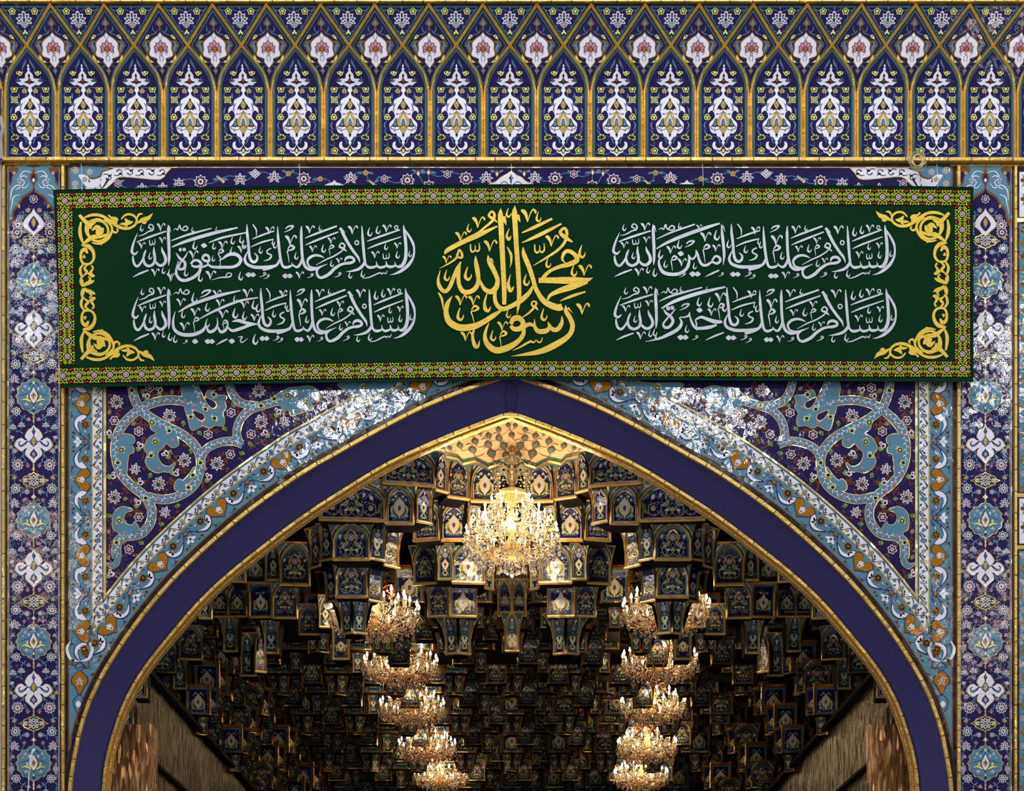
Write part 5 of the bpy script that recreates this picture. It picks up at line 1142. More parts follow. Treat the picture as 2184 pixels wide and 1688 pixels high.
# ---------------------------------------------------------------- hall shell behind the portal
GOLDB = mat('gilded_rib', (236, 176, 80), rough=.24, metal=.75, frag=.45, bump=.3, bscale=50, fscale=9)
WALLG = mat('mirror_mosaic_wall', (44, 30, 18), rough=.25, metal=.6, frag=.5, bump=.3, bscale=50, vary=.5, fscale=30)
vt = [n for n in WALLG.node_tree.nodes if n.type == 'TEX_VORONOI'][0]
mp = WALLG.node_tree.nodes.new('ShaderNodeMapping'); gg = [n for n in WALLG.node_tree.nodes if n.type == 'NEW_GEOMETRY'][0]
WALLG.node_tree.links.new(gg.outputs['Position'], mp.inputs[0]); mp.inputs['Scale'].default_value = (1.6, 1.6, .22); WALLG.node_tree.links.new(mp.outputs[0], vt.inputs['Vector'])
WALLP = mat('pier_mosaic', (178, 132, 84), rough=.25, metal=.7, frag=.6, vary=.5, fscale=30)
for W_ in (WALLP,):
    N_ = W_.node_tree.nodes; v_ = [n for n in N_ if n.type == 'TEX_VORONOI'][0]; m_ = N_.new('ShaderNodeMapping'); W_.node_tree.links.new([n for n in N_ if n.type == 'NEW_GEOMETRY'][0].outputs['Position'], m_.inputs[0]); m_.inputs['Scale'].default_value = (1.6, 1.6, .22); W_.node_tree.links.new(m_.outputs[0], v_.inputs['Vector'])
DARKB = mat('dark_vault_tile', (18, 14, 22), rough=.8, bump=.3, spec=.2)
MARB = mat('marble_floor', (176, 168, 156), rough=.35, vary=.1)
def slab(name, x0, x1, y0, y1, z0, z1, m, label):
    M = M3(); M.box(x0, x1, y0, y1, z0, z1, m); o = M.build(name); o['kind'] = 'structure'; o['label'] = label; return o
slab('floor', -14, 14, -22, 24, -4.8, -4.7, MARB, 'pale marble floor below the portal')
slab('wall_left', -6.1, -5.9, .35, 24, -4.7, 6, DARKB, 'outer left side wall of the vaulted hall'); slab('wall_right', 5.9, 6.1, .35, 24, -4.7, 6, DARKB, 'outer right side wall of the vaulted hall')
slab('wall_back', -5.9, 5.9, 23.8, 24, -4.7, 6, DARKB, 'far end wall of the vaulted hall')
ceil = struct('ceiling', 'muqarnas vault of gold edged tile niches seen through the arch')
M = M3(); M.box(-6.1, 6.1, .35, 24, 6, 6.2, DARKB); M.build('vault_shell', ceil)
for s in (-1, 1):
    X = s * 4.28; zt = W(285, 1405, 1).z
    wl = struct('trim_%d' % (11 if s < 0 else 12), '%s inner wall of glittering amber mirror mosaic with slanting cornice' % ('left' if s < 0 else 'right'))
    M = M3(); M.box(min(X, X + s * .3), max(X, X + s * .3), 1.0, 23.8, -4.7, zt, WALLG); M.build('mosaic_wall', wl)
    M = M3(); M.box(min(X - s * .09, X), max(X - s * .09, X), 1.0, 23.8, zt - .03, zt + .03, DARKB); M.build('cornice', wl)
    M = M3(); M.box(min(X - s * .05, X), max(X - s * .05, X), 1.0, 23.8, zt - 1.0, zt - .96, DARKB); M.build('cornice', wl)
    M = M3(); X2 = s * 4.28
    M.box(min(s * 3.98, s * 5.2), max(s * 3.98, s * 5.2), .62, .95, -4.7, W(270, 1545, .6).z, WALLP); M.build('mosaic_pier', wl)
# ---------------------------------------------------------------- muqarnas cells
def ridge2(b, pts, w, h0, h1, m, n=4, smooth=True):
    p = cr(pts, n) if smooth else pts; L = []; C = []; Rr = []
    for i, (x, y) in enumerate(p):
        a, c = p[max(i - 1, 0)], p[min(i + 1, len(p) - 1)]; dx, dy = c[0] - a[0], c[1] - a[1]; l = math.hypot(dx, dy) or 1; nx, ny = -dy / l * w / 2, dx / l * w / 2
        L.append((x + nx, y + ny)); C.append((x, y)); Rr.append((x - nx, y - ny))
    i0 = len(b.v); N = len(p); b.v += [b.P(*q) + (h0,) for q in L] + [b.P(*q) + (h1,) for q in C] + [b.P(*q) + (h0,) for q in Rr]; k = b.mi(m)
    for i in range(N - 1): b.f += [(i0 + i, i0 + i + 1, i0 + N + i + 1, i0 + N + i), (i0 + N + i, i0 + N + i + 1, i0 + 2 * N + i + 1, i0 + 2 * N + i)]; b.m += [k, k]
def arch_pts(w, h, sp, ins=0, n=5):
    """open outline from bottom left over the apex to bottom right; w,h px, y down with base at 0"""
    x = w / 2 - ins; ys = -h * sp; top = -h + ins * 1.3; P = [(x, -ins), (x, ys)]
    for i in range(1, n + 1):
        t = i / n; a = t * PI / 2; P.append((x * (math.cos(a) * .78 + (1 - t) * .22), ys + (top - ys) * (math.sin(a) * .72 + t * .28)))
    P[-1] = (0, top); return [(-a, c) for a, c in P[:-1]] + [P[-1]] + list(reversed(P[:-1]))
def cm_A(b, w, h, rich=1):
    sc_ = min(w / 60, h / 78); b.at(0, -h * .44, sc_)
    b.sym([(0, -26), (4, -20), (12, -12), (14, 0), (9, 12), (3, 18), (0, 26)], OCH if not rich else YEL, 5, 2); b.sym([(0, -22), (8, -12), (11, -1), (7, 10), (0, 22)], WHITE, 6, 2); b.petal(0, 0, -PI / 2, -7, 7, 4, MAR, 7); b.petal(0, 0, -PI / 2, -4, 4, 2, GOLDT, 8)
    for s in (-1, 1):
        b.stroke([(s * 4, 22, 1), (s * 15, 14, 6), (s * 18, 0, 5), (s * 14, -8, 1)], YEL, 3.5, n=3); b.stroke([(s * 8, 19, 1), (s * 15, 12, 3.6), (s * 17, 2, 1)], LGRN, 4, n=3)
        b.stroke([(s * 2, -22), (s * 12, -24), (s * 17, -16), (s * 20, -22)], TEAL, 3, w=1.5, n=2); b.stroke([(s * 4, 24), (s * 16, 24), (s * 20, 14)], TEAL, 3, w=1.5, n=2)
        for x, y in ((15, -20), (18, 18), (9, -27), (19, 6)): b.petal(s * x, y, 1 + s, -3, 4, 2.4, WHITE, 4)
def cm_B(b, w, h, rich=1):
    sc_ = min(w / 56, h / 62); b.at(0, -h * .42, sc_)
    for s in (-1, 1):
        b.stroke([(0, 14), (s * 6, 20), (s * 16, 20), (s * 21, 10), (s * 17, 0), (s * 9, -4), (s * 12, -14), (s * 6, -24), (0, -28)], GLINE, 4, w=1.6, n=3)
        b.stroke([(s * 19, 2, 1), (s * 10, -2, 7), (s * 6, -8, 1)], YEL, 5, n=3); b.stroke([(s * 16, 1, .5), (s * 10, -2, 4), (s * 7, -6, .5)], LGRN, 6, n=3); b.stroke([(s * 4, -22, 1), (s * 11, -14, 5), (s * 9, -6, 1)], OCH, 5, n=3)
        b.stroke([(0, -6), (s * 10, 6), (s * 20, -12), (s * 14, -22)], TEAL, 3, w=1.4, n=3); b.petal(s * 10, 10, s * .4, -4, 5, 2.6, WHITE, 6); b.petal(s * 21, -16, -1, -4, 5, 2.6, WHITE, 4); b.leaf(s * 14, 19, -PI / 2 - s * .8, 8, 4, LGRN, 5)
    b.flower(0, -14, 7, 5, WHITE, MAR, GOLDT, 6); b.lotus(0, 12, 8, 3, YEL, LGRN, GRN, 6, spread=.9)
def cm_C(b, w, h, rich=1):
    sc_ = min(w / 21, h / 62); b.at(0, -h * .46, sc_)
    b.flower(0, -17, 5.2, 5, WHITE, NAVY, MAR, 5); b.sym([(0, -11), (2, -8), (7, 0), (4, 8), (0, 13)], YEL, 4, 2); b.sym([(0, -8), (5.4, 1), (0, 10)], WHITE, 5, 2); b.petal(0, 1, -PI / 2, -4, 4, 2, MAR, 6); b.petal(0, -25, -PI / 2, -3, 4, 2, WHITE, 5)
    for s in (-1, 1): b.stroke([(0, 12, 1), (s * 4, 17, 1.6), (s * 2, 22, 2), (0, 19, 1)], YEL, 4, n=3); b.stroke([(0, -12), (s * 6, -16), (s * 7, -8)], TEAL, 3, w=1.1, n=2); b.stroke([(s * 2, 12), (s * 7, 18), (s * 6, 24)], TEAL, 3, w=1.3, n=2)
def cm_D(b, w, h, rich=1):
    cm_B(b, w, h); b.at(0, -h * .4, min(w / 110, h / 60))
    for s in (-1, 1):
        b.stroke([(s * 20, 8), (s * 30, 18), (s * 42, 12), (s * 40, -2), (s * 30, -4)], GLINE, 4, w=1.8, n=3); b.stroke([(s * 42, 14, 1), (s * 50, 8, 7), (s * 48, -4, 1)], LGRN, 5, n=3); b.petal(s * 34, -14, s, -5, 6, 3.4, WHITE, 5); b.flower(s * 34, 5, 5, 5, YEL, PINK, MAR, 5); b.stroke([(s * 22, -10), (s * 34, -22), (s * 44, -12)], TEAL, 3, w=1.6, n=3)
CMF = {'A': cm_A, 'B': cm_B, 'C': cm_C, 'D': cm_D}
def cell_meshes(w, h, motif, style, m2px, sp, leanf, rect, dep=.35, GOLDV=GOLDV, gk=1.):
    """returns (structure mesh, inlay mesh); w,h in pixel units of metre scale m2px"""
    def fn(x, y, hh):
        v = -y / h; f_ = max(0., v - .5) / .5; return (x * m2px * (1 + (0 if rect else (.55 if leanf >= .4 else .16)) * f_ ** 1.6), -hh * LH - leanf * f_ ** 1.8 * h * m2px, -y * m2px)
    bc = TEALD if style == 't' else (CREAM if style == 'c' else TEAL)
    b = B(); g = max(3., min(w, 60) * .07) * gk; W2 = w / 2 + g * .9; H2 = h + g * 1.6
    for i in range(5): y0, y1 = -H2 * i / 5, -H2 * (i + 1) / 5; b.poly([(-W2, y0), (W2, y0), (W2, y1), (-W2, y1)], TEALD if i > 1 else SLATE, .3)
    if rect: A0 = lambda ins: [(-w / 2 + ins, -ins), (-w / 2 + ins, -h * .5), (-w / 2 + ins, -h * .75), (-w / 2 + ins, -h + ins), (w / 2 - ins, -h + ins), (w / 2 - ins, -h * .75), (w / 2 - ins, -h * .5), (w / 2 - ins, -ins)]
    else: A0 = lambda ins: arch_pts(w, h, sp, ins)
    b.poly(A0(0), bc if style != 'w' else SLATE, 1); b.poly(A0(g * .55), WHITE if style == 'w' else bc, 1.7); b.poly(A0(g * (1.05 if style == 'w' else 1.1)), NAVY, 2.4)
    if not rect:
        for s in (-1, 1):
            ar = [(x, y) for x, y in arch_pts(w, h, sp, -g * .7, 5) if x * s > 0 and y < -h * sp - 1]; ar.sort(key=lambda p: -abs(p[0]))
            b.stroke([(s * (w / 2 - .3), -H2 * .985)] + [], WHITE, 3) if False else None
            q = [(x + s * g * 1.0, y - g * .75) for x, y in ar]; b.stroke(q, WHITE, 3.4, w=g * .42, n=2)
            cx, cy = s * w * .38, -h * .93; b.petal(cx, cy, -PI / 2, -h * .03, h * .035, w * .03, WHITE, 3); b.petal(cx - s * w * .06, cy - h * .02, 0, -w * .03, w * .03, h * .012, MAR, 3)
    ridge2(b, A0(-g * .45), g * 1.25, 2, 3 + g * 6.5, GOLDV, n=2, smooth=not rect)
    ridge2(b, [(-W2, -H2 + .5), (W2, -H2 + .5)], g, 1, 1 + g * 5, GOLDV, smooth=False)
    for s in (-1, 1): ridge2(b, [(s * W2, g), (s * W2, -H2 * .4), (s * W2, -H2 * .7), (s * W2, -H2)], g * .8 * gk, 1, 1 + g * 5, GOLDV, smooth=False)
    # body and ledge
    i0 = len(b.v); mp_ = lambda x, yy, z: (x, z, -yy / LH * m2px)
    for (zz0, zz1, fw, ww) in (((g * .9, g * .2, .1 * g, W2 + g * .1), (g * .2, 0, .03 * g, W2 - g * .3), (g * 1.35, g * .9, .04 * g, W2 - g * .2)) if gk == 1 else ((g * .55, 0, .045 * g, W2 + g * .05),)):
        fr = fw * 22 * m2px / .005; d = fr / LH * .005; k = b.mi(GOLDV); i0 = len(b.v)
        b.v += [(-ww, zz0, d), (ww, zz0, d), (ww, zz1, d), (-ww, zz1, d), (-ww, zz0, -3), (ww, zz0, -3), (ww, zz1, -3), (-ww, zz1, -3)]
        b.f += [tuple(i0 + i for i in f) for f in ((0, 1, 2, 3), (0, 4, 5, 1), (1, 5, 6, 2), (3, 2, 6, 7), (0, 3, 7, 4))]; b.m += [k] * 5
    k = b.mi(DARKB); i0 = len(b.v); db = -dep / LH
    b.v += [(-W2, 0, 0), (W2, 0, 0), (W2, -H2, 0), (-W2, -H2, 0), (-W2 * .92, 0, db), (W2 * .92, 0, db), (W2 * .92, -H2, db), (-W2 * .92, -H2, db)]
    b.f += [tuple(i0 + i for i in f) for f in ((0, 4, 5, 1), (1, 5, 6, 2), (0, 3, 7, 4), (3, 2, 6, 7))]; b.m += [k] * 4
    o = b.build('muqarnas_cell', None, fn); me = o.data; bpy.data.objects.remove(o)
    b = B(); CMF[motif](b, w, h); b.at(); ri = random.Random(int(w * 7 + h))
    for i in range(int(w * h / 95)):
        x = ri.uniform(0, w * .38); y = -ri.uniform(h * .1, h * .8)
        if (x / (w * .38)) ** 2 + max(0, (-y / h - .5) / .36) ** 2 > 1: continue
        a = ri.uniform(0, 6.28); l = ri.uniform(3, 6); c_ = TEAL if i % 4 else WHITE
        for s in (-1, 1): b.stroke([(s * x, y, .6), (s * (x + l * .5 * math.cos(a)), y + l * .5 * math.sin(a), 1.7), (s * (x + l * math.cos(a + .6)), y + l * math.sin(a + .6), .3)], c_, 2.9, n=2)
    o = b.build('tile_inlay', None, fn); mi_ = o.data; bpy.data.objects.remove(o)
    return me, mi_
def cell(x0, x1, yt, yb, dep, yaw, motif='A', style='t', rect=0, sp=.5, leanf=.16):
    k = K(dep); cy = math.cos(math.radians(yaw)); w = (x1 - x0) / cy
    me, mi_ = cell_meshes(w, yb - yt, motif, style, k / S, sp, leanf, rect)
    loc = W((x0 + x1) / 2, yb, dep); o = link('muqarnas_cell', me, ceil, loc, rot=(0, 0, math.radians(yaw))); link('tile_inlay', mi_, o); return o
CELLS = [ # x0 x1 ytop ybot depth yaw motif style rect   (left side; mirrored to the right)
 (927, 952, 975, 1047, 1.5, 38, 'C', 'w', 0), (956, 998, 985, 1062, 1.9, 22, 'B', 'w', 0), (1007, 1061, 996, 1069, 2.1, 6, 'A', 'w', 0),
 (820, 922, 968, 1032, 1.0, 10, 'D', 'w', 0), (684, 816, 1034, 1108, 1.1, 4, 'D', 'w', 0), (825, 879, 1046, 1116, 1.15, 0, 'A', 'w', 0), (889, 917, 1046, 1114, 1.25, 30, 'C', 'w', 0),
 (884, 934, 1080, 1151, 2.3, -12, 'B', 'w', 0), (942, 994, 1082, 1152, 2.4, 0, 'A', 'w', 0), (1000, 1018, 1074, 1130, 2.3, 25, 'C', 'w', 0), (1022, 1062, 1082, 1140, 2.6, 0, 'B', 'w', 0),
 (664, 684, 1134, 1208, 1.7, -40, 'C', 't', 0), (686, 708, 1124, 1193, 1.5, -30, 'C', 'b', 0), (713, 785, 1124, 1192, 1.35, 0, 'B', 'b', 0), (791, 817, 1124, 1193, 1.5, 30, 'C', 'b', 0), (820, 847, 1132, 1208, 1.8, 40, 'B', 'b', 0),
 (884, 930, 1172, 1244, 2.9, -14, 'B', 'b', 0), (936, 963, 1168, 1235, 2.6, 0, 'C', 'b', 0), (967, 1030, 1170, 1242, 2.7, 5, 'A', 'b', 0), (1036, 1050, 1180, 1256, 2.9, 35, 'C', 'b', 0),
 (719, 780, 1202, 1272, 1.75, 0, 'B', 'b', 0), (787, 812, 1212, 1282, 2.0, 35, 'B', 'b', 1), (697, 716, 1212, 1282, 2.0, -35, 'C', 'b', 1),
 (915, 955, 1248, 1314, 3.1, -10, 'B', 'b', 0), (962, 1013, 1249, 1314, 3.0, 4, 'A', 'b', 1),
 (730, 751, 1282, 1350, 2.1, -22, 'C', 'b', 0, .45, .4), (755, 777, 1282, 1350, 2.1, 22, 'C', 'b', 0, .45, .4), (952, 975, 1322, 1394, 3.3, -22, 'C', 'b', 0, .45, .4), (980, 1001, 1322, 1394, 3.3, 22, 'C', 'b', 0, .45, .4),
 (1064, 1090, 1244, 1312, 4.2, -6, 'B', 't', 0), 
 (600, 657, 1168, 1246, 3.0, 4, 'B', 't', 0), (568, 598, 1170, 1236, 3.0, 0, 'C', 't', 0), (524, 566, 1180, 1242, 3.1, 0, 'A', 't', 0), (534, 578, 1250, 1315, 3.2, -4, 'A', 't', 1), (584, 631, 1248, 1317, 3.2, 4, 'B', 't', 0),
 (566, 591, 1320, 1392, 3.5, 0, 'C', 'b', 0, .45, .4), (452, 484, 1254, 1314, 3.8, 0, 'A', 't', 0), (488, 524, 1254, 1314, 3.8, 0, 'A', 't', 0), (479, 503, 1320, 1388, 4.0, 0, 'C', 't', 0, .45, .4), (546, 564, 1348, 1432, 4.4, 30, 'C', 't', 0), (516, 544, 1365, 1440, 4.5, 0, 'C', 't', 0, .45, .4),
 (385, 428, 1342, 1405, 4.2, 8, 'B', 't', 0), (372, 396, 1405, 1468, 4.4, 0, 'C', 't', 0, .45, .4), (683, 705, 1278, 1337, 4.0, 10, 'C', 't', 0), (640, 678, 1296, 1352, 4.3, 0, 'B', 't', 0), (712, 742, 1346, 1405, 4.3, 0, 'A', 't', 1),
 (498, 521, 1192, 1240, .95, 6, 'C', 'w', 0), (426, 449, 1270, 1318, .95, 6, 'C', 'w', 0), (288, 311, 1440, 1486, .8, 6, 'C', 'w', 0), (262, 282, 1505, 1548, .8, 6, 'C', 'w', 0),
]
for c in CELLS:
    c = tuple(c); cell(*c); x0, x1 = c[0], c[1]; cell(2184 - x1, 2184 - x0, c[2], c[3], c[4], -c[5], *c[6:])
cell(1080, 1104, 1320, 1388, 4.0, 0, 'C', 't', 0, .45, .4)
# regular tiers running back into the hall: shared meshes scaled by tier
GM = {}
for key, w_, h_, m_, st_, rc, l_ in (('A', 56, 68, 'A', 'b', 1, .14), ('B', 58, 70, 'B', 't', 0, .2), ('C', 24, 74, 'C', 't', 0, .4), ('N', 30, 68, 'A', 't', 1, .14), ('D', 50, 66, 'B', 't', 0, .22)):
    GM[key] = cell_meshes(w_, h_, m_, st_, 1 / S, .5, l_, rc, .22, GOLDB, 1.1)
nb = 0
def gcell(key, cx, yb, dep, yaw, sz):
    global nb
    nb += 1; me, mi_ = GM[key]; s = K(dep) * sz; o = link('muqarnas_cell', me, ceil, W(cx, yb, dep), rot=(0, 0, math.radians(yaw)), scale=(s, s, s)); link('tile_inlay', mi_, o)
def dep_at(py): return 5.0 + max(py - 1330, -20) / 360 * 15.5
for j in range(-13, 14):
    py = 1236.0 + (48 if j % 2 else 0)
    while py < 1790:
        sz = 1 - (py - 1250) / 438 * .32; vpf = (2300 - py) / (2300 - 1352); cx = 1092 + j * 68 * vpf; dx_ = abs(cx - 1092)
        dp = min(dep_at(py) + (j % 2) * .5, (840 / max(dx_, 100) - 1) * 18 + .6 * (j % 2)); dp = max(dp, 4.2)
        if IFIN(cx, py - 40) and dx_ < 745 - (py - 1440) * .7 and not (py < 1300 and dx_ > 430):
            s_ = (j > 0) - (j < 0)
            gcell('A' if (j + int(py / 90)) % 3 else 'B', cx, py, dp, -s_ * 4, sz)
            for u in (-1, 1): gcell('N', cx + u * 36 * sz, py + 2, dp + .5, u * 38, sz * .96)
            pc = py + 56 * sz
            if j % 2: gcell('C', cx, pc, dp + .35, 0, sz * .82)
            else:
                for u in (-1, 1): gcell('C', cx + u * 11.5 * sz, pc, dp + .3, u * 24, sz * .8)
            gcell('B', cx + 34 * vpf, py + 22 * sz, dp + 1.5, 0, sz * .9); gcell('D', cx + 34 * vpf, pc + 26 * sz, dp + 1.7, 0, sz * .85)
        py += 102 * sz
print('grid cells', nb)
# far shell behind the cells: a stepped corbelled surface
M = M3(); P = []
for i in range(13):
    py = 960 + (1790 - 960) * i / 12; dd_ = (2.9 + (py - 960) / 370 * 3.4) if py < 1330 else dep_at(py) + 2.2
    P.append([W(1092 + u * 1000, py, dd_) for u in (-1, -.6, -.3, 0, .3, .6, 1)])
for a, c in zip(P, P[1:]):
    for i in range(6):
        st1 = Vector((a[i].x, c[i].y, a[i].z)); st2 = Vector((a[i + 1].x, c[i + 1].y, a[i + 1].z))
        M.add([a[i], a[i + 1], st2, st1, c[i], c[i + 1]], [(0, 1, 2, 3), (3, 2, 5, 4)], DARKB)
M.build('vault_shell', ceil)
# ---- cream half dome above the big chandelier
def domey(px, py): d = py - (888 + abs(px - 1092) * .375); return .62 + max(0, d) / 105 * 1.5
def dmap(px, py, h): y = domey(px, py); q = W(px, py, y); return (q.x, q.y - h * .0015, q.z - h * .004)
Zg = [(925, 951), (948, 955), (951, 968), (976, 973), (988, 984), (1014, 978), (1042, 992), (1066, 984), (1092, 998)]
Zf = Zg + [(2184 - x, y) for x, y in reversed(Zg[:-1])]
b = B(); n = 40
for i in range(n):
    xa, xb = 925 + 334 * i / n, 925 + 334 * (i + 1) / n
    def low(x):
        for (a, p), (c, q) in zip(Zf, Zf[1:]):
            if a <= x <= c: return p + (q - p) * (x - a) / (c - a)
        return 951
    ta, tb = 886 + abs(xa - 1092) * .37, 886 + abs(xb - 1092) * .37
    for j in range(5):
        f0, f1 = j / 5, (j + 1) / 5; b.poly([(xa, ta + (low(xa) - ta) * f0), (xb, tb + (low(xb) - tb) * f0), (xb, tb + (low(xb) - tb) * f1), (xa, ta + (low(xa) - ta) * f1)], CREAM, 0)
dome = b.build('dome_panel', ceil, dmap)
b = B(); Zl = [(x, y + 1.5) for x, y in Zf]; b.stroke([(x, y - 4) for x, y in Zl], TEALD, 2, w=3.4, smooth=False); b.stroke([(x, y - 1) for x, y in Zl], BLK, 3, w=3, smooth=False); ridge2(b, [(x, y + 3) for x, y in Zl], 5, 2, 7, GOLDV, smooth=False)
b.stroke([(x, y + 7) for x, y in Zl], TEALD, 1, w=8, smooth=False)
for x, y, s in [(1064, 917, .7), (1043, 930, .8), (1065, 935, .9), (1014, 942, .9), (1042, 949, 1.), (1075, 951, 1.), (982, 951, .8), (1009, 960, 1.), (1049, 968, 1.15), (1080, 972, 1.), (1092, 928, .8), (1024, 924, .6), (960, 956, .6), (1085, 908, .6)]:
    for m_ in ((0, 1) if abs(x - 1092) > 1 else (0,)):
        X = 2184 - x if m_ else x; b.at(X, y, s * .86 * (-1 if m_ else 1), s * .66); b.petal(0, 0, -PI / 2 - .3, -13, 15, 10.5, BRN, 2); b.petal(0, 0, -PI / 2 - .3, -10, 12, 7.5, TEAL, 3); b.petal(0, 1, -PI / 2 - .3, -5, 5, 3, GOLDT, 4)
        b.stroke([(0, 13, 1.4), (8, 20, 1.6), (22, 16, 1.6), (28, 8, 1)], BRN, 1.5, n=2); b.stroke([(0, -15, 1), (-8, -22, 2), (-18, -16, 1)], BRN, 1.5, n=2)
        b.at()
b.build('bud_pattern', dome, dmap)
# ---------------------------------------------------------------- crystal chandeliers
GLS = mat('crystal', (255, 250, 240), rough=.0, trans=.9, spec=.8)
GLS.node_tree.nodes['Principled BSDF'].inputs['IOR'].default_value = 1.5
GLS2 = mat('glass_arm', (255, 226, 160), rough=.05, trans=.6, spec=.8)
REDG = mat('red_glass', (150, 16, 20), rough=.08, spec=.8)
CNDL = mat('candle_sleeve', (244, 236, 216), rough=.5)
BULB = mat('lit_bulb', (255, 236, 190), rough=.3, emit=((255, 222, 168), 45.))
BRASS = mat('polished_brass', (214, 164, 70), rough=.15, metal=1)
def mk(fb, name): M = M3(); fb(M); return M.mesh(name)
def drop(M, s=1.):
    r = .0165 * s; n = 6; v = [(0, 0, 0)] + [(r * math.cos(2 * PI * i / n), r * math.sin(2 * PI * i / n), -.042 * s) for i in range(n)] + [(r * .7 * math.cos(2 * PI * (i + .5) / n), r * .7 * math.sin(2 * PI * (i + .5) / n), -.056 * s) for i in range(n)] + [(0, 0, -.064 * s)]
    f = [(0, 1 + i, 1 + (i + 1) % n) for i in range(n)] + [(1 + i, 7 + i, 1 + (i + 1) % n) for i in range(n)] + [(1 + (i + 1) % n, 7 + i, 7 + (i + 1) % n) for i in range(n)] + [(7 + i, 13, 7 + (i + 1) % n) for i in range(n)]
    M.add(v, f, GLS); M.add([(0, 0, .012), (.005, 0, .004), (0, .005, .004), (-.005, 0, .004), (0, -.005, .004), (0, 0, -.002)], [(0, 1, 2), (0, 2, 3), (0, 3, 4), (0, 4, 1), (5, 2, 1), (5, 3, 2), (5, 4, 3), (5, 1, 4)], GLS)
DROP = mk(drop, 'crystal_drop')
PAN = mk(lambda M: M.lathe([(.004, -.012), (.02, -.008), (.036, .004), (.038, .008), (.02, .003), (.004, .006)], GLS, 10), 'drip_pan')
CND = mk(lambda M: M.lathe([(.0, 0), (.0105, 0), (.0095, .075), (0, .078)], CNDL, 8), 'candle')
BLB = mk(lambda M: M.lathe([(.004, 0), (.0145, .014), (.011, .03), (.004, .05), (0, .058)], BULB, 8), 'bulb')
GLSB = mat('crystal_bead', (255, 246, 226), rough=.05, trans=.3, spec=1.)
def octa(M, c, r, m):
    if m is GLS: m = GLSB
    x, y, z = c; M.add([(x, y, z + r), (x + r, y, z), (x, y + r, z), (x - r, y, z), (x, y - r, z), (x, y, z - r)], [(0, 1, 2), (0, 2, 3), (0, 3, 4), (0, 4, 1), (5, 2, 1), (5, 3, 2), (5, 4, 3), (5, 1, 4)], m)
def arm_mesh(r, z, red):
    def f(M):
        P = [(.04, 0, z - .08), (r * .3, 0, z - .16), (r * .6, 0, z - .2), (r * .88, 0, z - .15), (r, 0, z - .012)]; P = cr(P, 4)
        M.tube(P, .0075, GLS2, 5)
        if red:
            for i in range(3, len(P) - 5, 6): M.tube(P[i:i + 3], .009, REDG, 5)
        for i in range(1, len(P), 2): octa(M, (P[i][0], P[i][1], P[i][2] - .022), .010, GLS)
    return mk(f, 'arm')
def column(M, z0, z1, big):
    pr = [(0, z0)]; n = 9
    for i in range(n):
        t = (i + .5) / n; pr += [(.018 + .034 * (i % 2) * (1.6 - t), z0 + (z1 - z0) * (t - .04)), (.03 + .045 * ((i + 1) % 2) * (1.4 - t), z0 + (z1 - z0) * (t + .03))]
    M.lathe(pr + [(0, z1)], GLS2, 10)
rc = random.Random(9)
def swag(M, p, q, sag, n, r):
    for i in range(n + 1):
        t = i / n; octa(M, (p[0] + (q[0] - p[0]) * t, p[1] + (q[1] - p[1]) * t, p[2] + (q[2] - p[2]) * t - sag * 4 * t * (1 - t)), r, GLS)
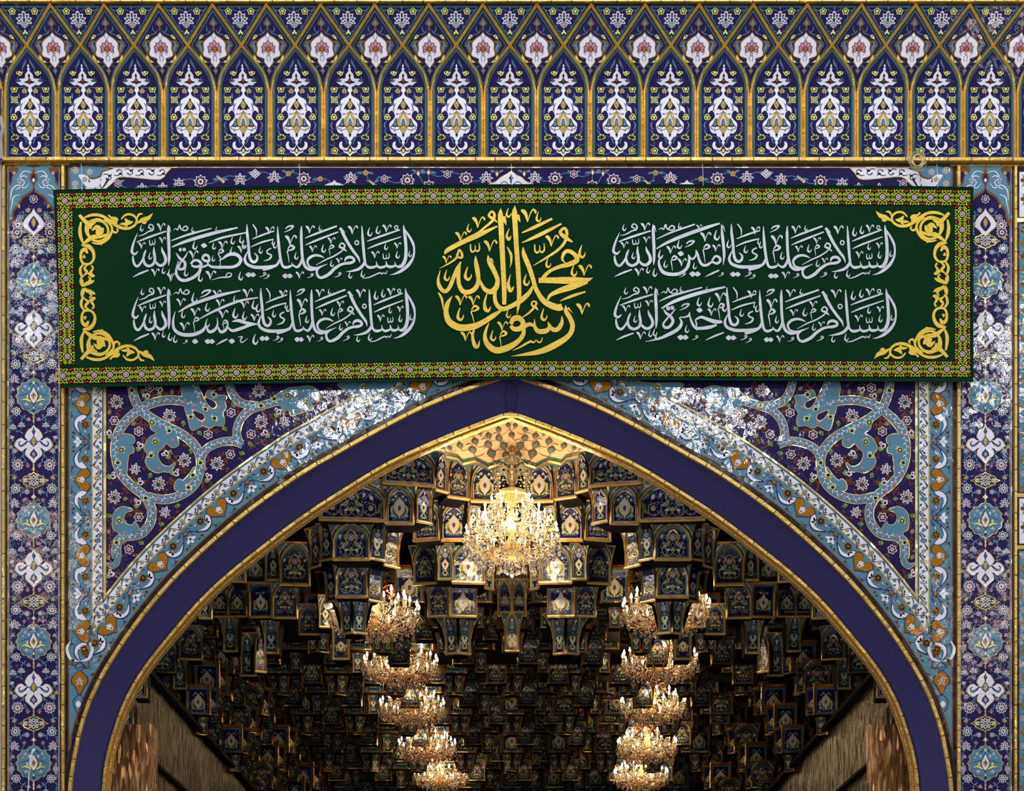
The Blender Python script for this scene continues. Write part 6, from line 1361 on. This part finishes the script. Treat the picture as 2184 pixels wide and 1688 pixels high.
def build_chandelier(loc, tiers, rings, crown, zb, zt, red, big):
    root = empty('chandelier', loc)
    M = M3(); column(M, zb, zt, big); M.build('central_column', root)
    for r, z, n, ph in tiers:
        am = arm_mesh(r, z, red)
        for i in range(n):
            a = 2 * PI * i / n + ph; A = link('arm', am, root, (0, 0, 0), rot=(0, 0, a))
            link('drip_pan', PAN, A, (r, 0, z)); link('candle', CND, A, (r, 0, z), scale=(1.0 + .35 * red, 1.0 + .35 * red, 1)); link('bulb', BLB, A, (r, 0, z + .077), scale=(1 + .3 * red,) * 3)
            if r > .3:
                link('crystal_drop', DROP, root, (1.06 * r * math.cos(a), 1.06 * r * math.sin(a), z - .03), rot=(0, 0, a)); link('crystal_drop', DROP, root, (.93 * r * math.cos(a + .05), .93 * r * math.sin(a + .05), z - .04))
    for r, z, n in rings:
        for i in range(n): a = 2 * PI * (i + .5 * (n % 3)) / n; link('crystal_drop', DROP, root, (r * math.cos(a), r * math.sin(a), z + rc.uniform(-.008, .008)), rot=(0, 0, rc.uniform(0, 3)), scale=(1.25,) * 3 if big else (1.1,) * 3)
    M = M3()
    for (r0, z0), (r1, z1), n, sg in crown:
        for i in range(n):
            a = 2 * PI * i / n; a2 = a + PI / n * (2 if sg < 0 else 0); swag(M, (r0 * math.cos(a), r0 * math.sin(a), z0), (r1 * math.cos(a2), r1 * math.sin(a2), z1), abs(sg), 9 if big else 7, .0085 if big else .009)
    for _ in range(900 if big else 900):
        a = rc.uniform(0, 2 * PI); t = rc.random() ** .55; r = .06 + .48 * t; z = (.3 - .45 * t + rc.uniform(-.12, .1)) if big else (rc.uniform(-.19 + .1 * t, .2 - .2 * t)); octa(M, (r * math.cos(a), r * math.sin(a), z), rc.uniform(.006, .013), GLS)
    o = M.build('crystal_beads', root); o['kind'] = 'stuff'
    M = M3()
    if big:
        for i in range(8):
            a = 2 * PI * i / 8; c, s = math.cos(a), math.sin(a); P = cr([(.05, .62), (.09, .74), (.17, .80), (.23, .74), (.20, .67), (.15, .70)], 4)
            M.tube([(r * c, r * s, z) for r, z in P], .011, GLS, 5)
            for r, z in ((.2, .64), (.14, .63), (.23, .68), (.17, .84)): octa(M, (r * c, r * s, z), .016, GLS)
        M.lathe([(.05, .58), (.17, .52), (.2, .47), (.18, .45), (.04, .5)], GLS2, 14); M.lathe([(.04, .84), (.09, .88), (.1, .92), (.02, .94)], GLS, 10)
        M.build('glass_crown', root)
        M = M3(); M.lathe([(.012, .92), (.012, 1.03), (.03, 1.04), (.05, 1.1), (.055, 1.12), (.09, 1.15), (.085, 1.17), (0, 1.18)], BRASS, 14); M.build('ceiling_rose', root)
        M = M3(); M.lathe([(0, -.26), (.1, -.25), (.12, -.22), (.05, -.17), (.02, -.15)], GLS2, 12); M.lathe([(.003, -.4), (.003, -.3)], BRASS, 4); M.lathe([(0, -.475), (.024, -.458), (.032, -.435), (.024, -.412), (0, -.395)], GLS, 8); M.build('bottom_finial', root)
    else:
        for i in range(8):
            a = 2 * PI * i / 8; c, s = math.cos(a), math.sin(a); P = cr([(.04, .2), (.1, .34), (.2, .38), (.24, .3), (.2, .27)], 3)
            M.tube([(r * c, r * s, z) for r, z in P], .008, REDG if i % 2 else GLS2, 5)
            octa(M, (.24 * c, .24 * s, .26), .018, GLS)
        M.build('glass_crown', root)
        M = M3(); M.tube([(0, 0, zt), (0, 0, zt + 2.2)], .008, BRASS, 6); M.build('suspension_rod', root)
    return root
def clamps(loc, pts, e, col=(1., .76, .48), size=.12):
    for p in pts: lamp('chandelier_light', 'POINT', Vector(loc) + Vector(p), e, col, size)
BIGL = W(1092, 1146, 1.55)
bc_ = build_chandelier(BIGL, [(.24, .34, 8, .2), (.38, .2, 10, 0), (.53, .0, 16, .1), (.3, -.06, 6, .26)],
    [(.56, -.1, 26), (.5, -.17, 24), (.42, -.23, 22), (.33, -.27, 18), (.24, -.3, 14), (.14, -.32, 10), (.2, .42, 12), (.3, .3, 12)],
    [((.2, .47), (.38, .2), 14, .02), ((.38, .16), (.53, -.02), 20, .03), ((.53, -.06), (.12, -.24), 18, .05), ((.2, .9), (.2, .5), 8, .0), ((.09, .9), (.22, .6), 12, .02)], -.2, .95, 0, 1)
tag(bc_, 'large crystal chandelier glowing under the cream half dome at the arch apex', 'chandelier')
clamps(BIGL, [(.45 * math.cos(a), .45 * math.sin(a), .16) for a in (.6, 2.5, 3.9, 5.5)] + [(0, 0, -.5), (0, 0, .15)], 13.0, size=.08)
SM = [(800, 1312, 195, 'left'), (855, 1420, 162, 'left'), (879, 1510, 142, 'left'), (911, 1594, 126, 'left'), (940, 1655, 118, 'left'), (1421, 1304, 192, 'right'), (1407, 1412, 165, 'right'), (1393, 1506, 142, 'right'), (1380, 1592, 129, 'right'), (1367, 1656, 118, 'right')]
ordn = ['nearest, half hidden behind the hanging niches', 'second from the front, with red glass arms', 'middle one of the row', 'fourth back in the row', 'farthest one at the bottom edge']
first = None
for i, (px, py, wp, side) in enumerate(SM):
    dp = (.585 * 400 / wp - 1) * 18; L = W(px, py, dp)
    tr_ = [(.40, .14, 10, .3), (.56, .0, 18, .1 + i * .2), (.26, -.1, 5, .9)]
    if first is None:
        first = build_chandelier(L, tr_, [(.58, -.09, 22), (.5, -.15, 20), (.4, -.2, 16), (.28, -.24, 12), (.16, -.27, 8)], [((.1, .36), (.4, .14), 10, .02), ((.4, .1), (.56, -.02), 15, .02), ((.56, -.06), (.1, -.2), 14, .04)], -.2, .36, 1, 0); o = first
    else:
        o = first.copy(); COL.objects.link(o); o.location = L; o.rotation_euler = (0, 0, .37 * i)
        for ch in first.children:
            c = ch.copy(); COL.objects.link(c); c.parent = o
            for g in ch.children: d = g.copy(); COL.objects.link(d); d.parent = c
    tag(o, 'crystal chandelier in the %s row, %s' % (side, ordn[i % 5]), 'chandelier', 'small crystal chandeliers in two rows down the hall')
    clamps(L, [(0, -.1, .12)], 6.5 * (1 + dp / 24), (1., .7, .4), size=.15)
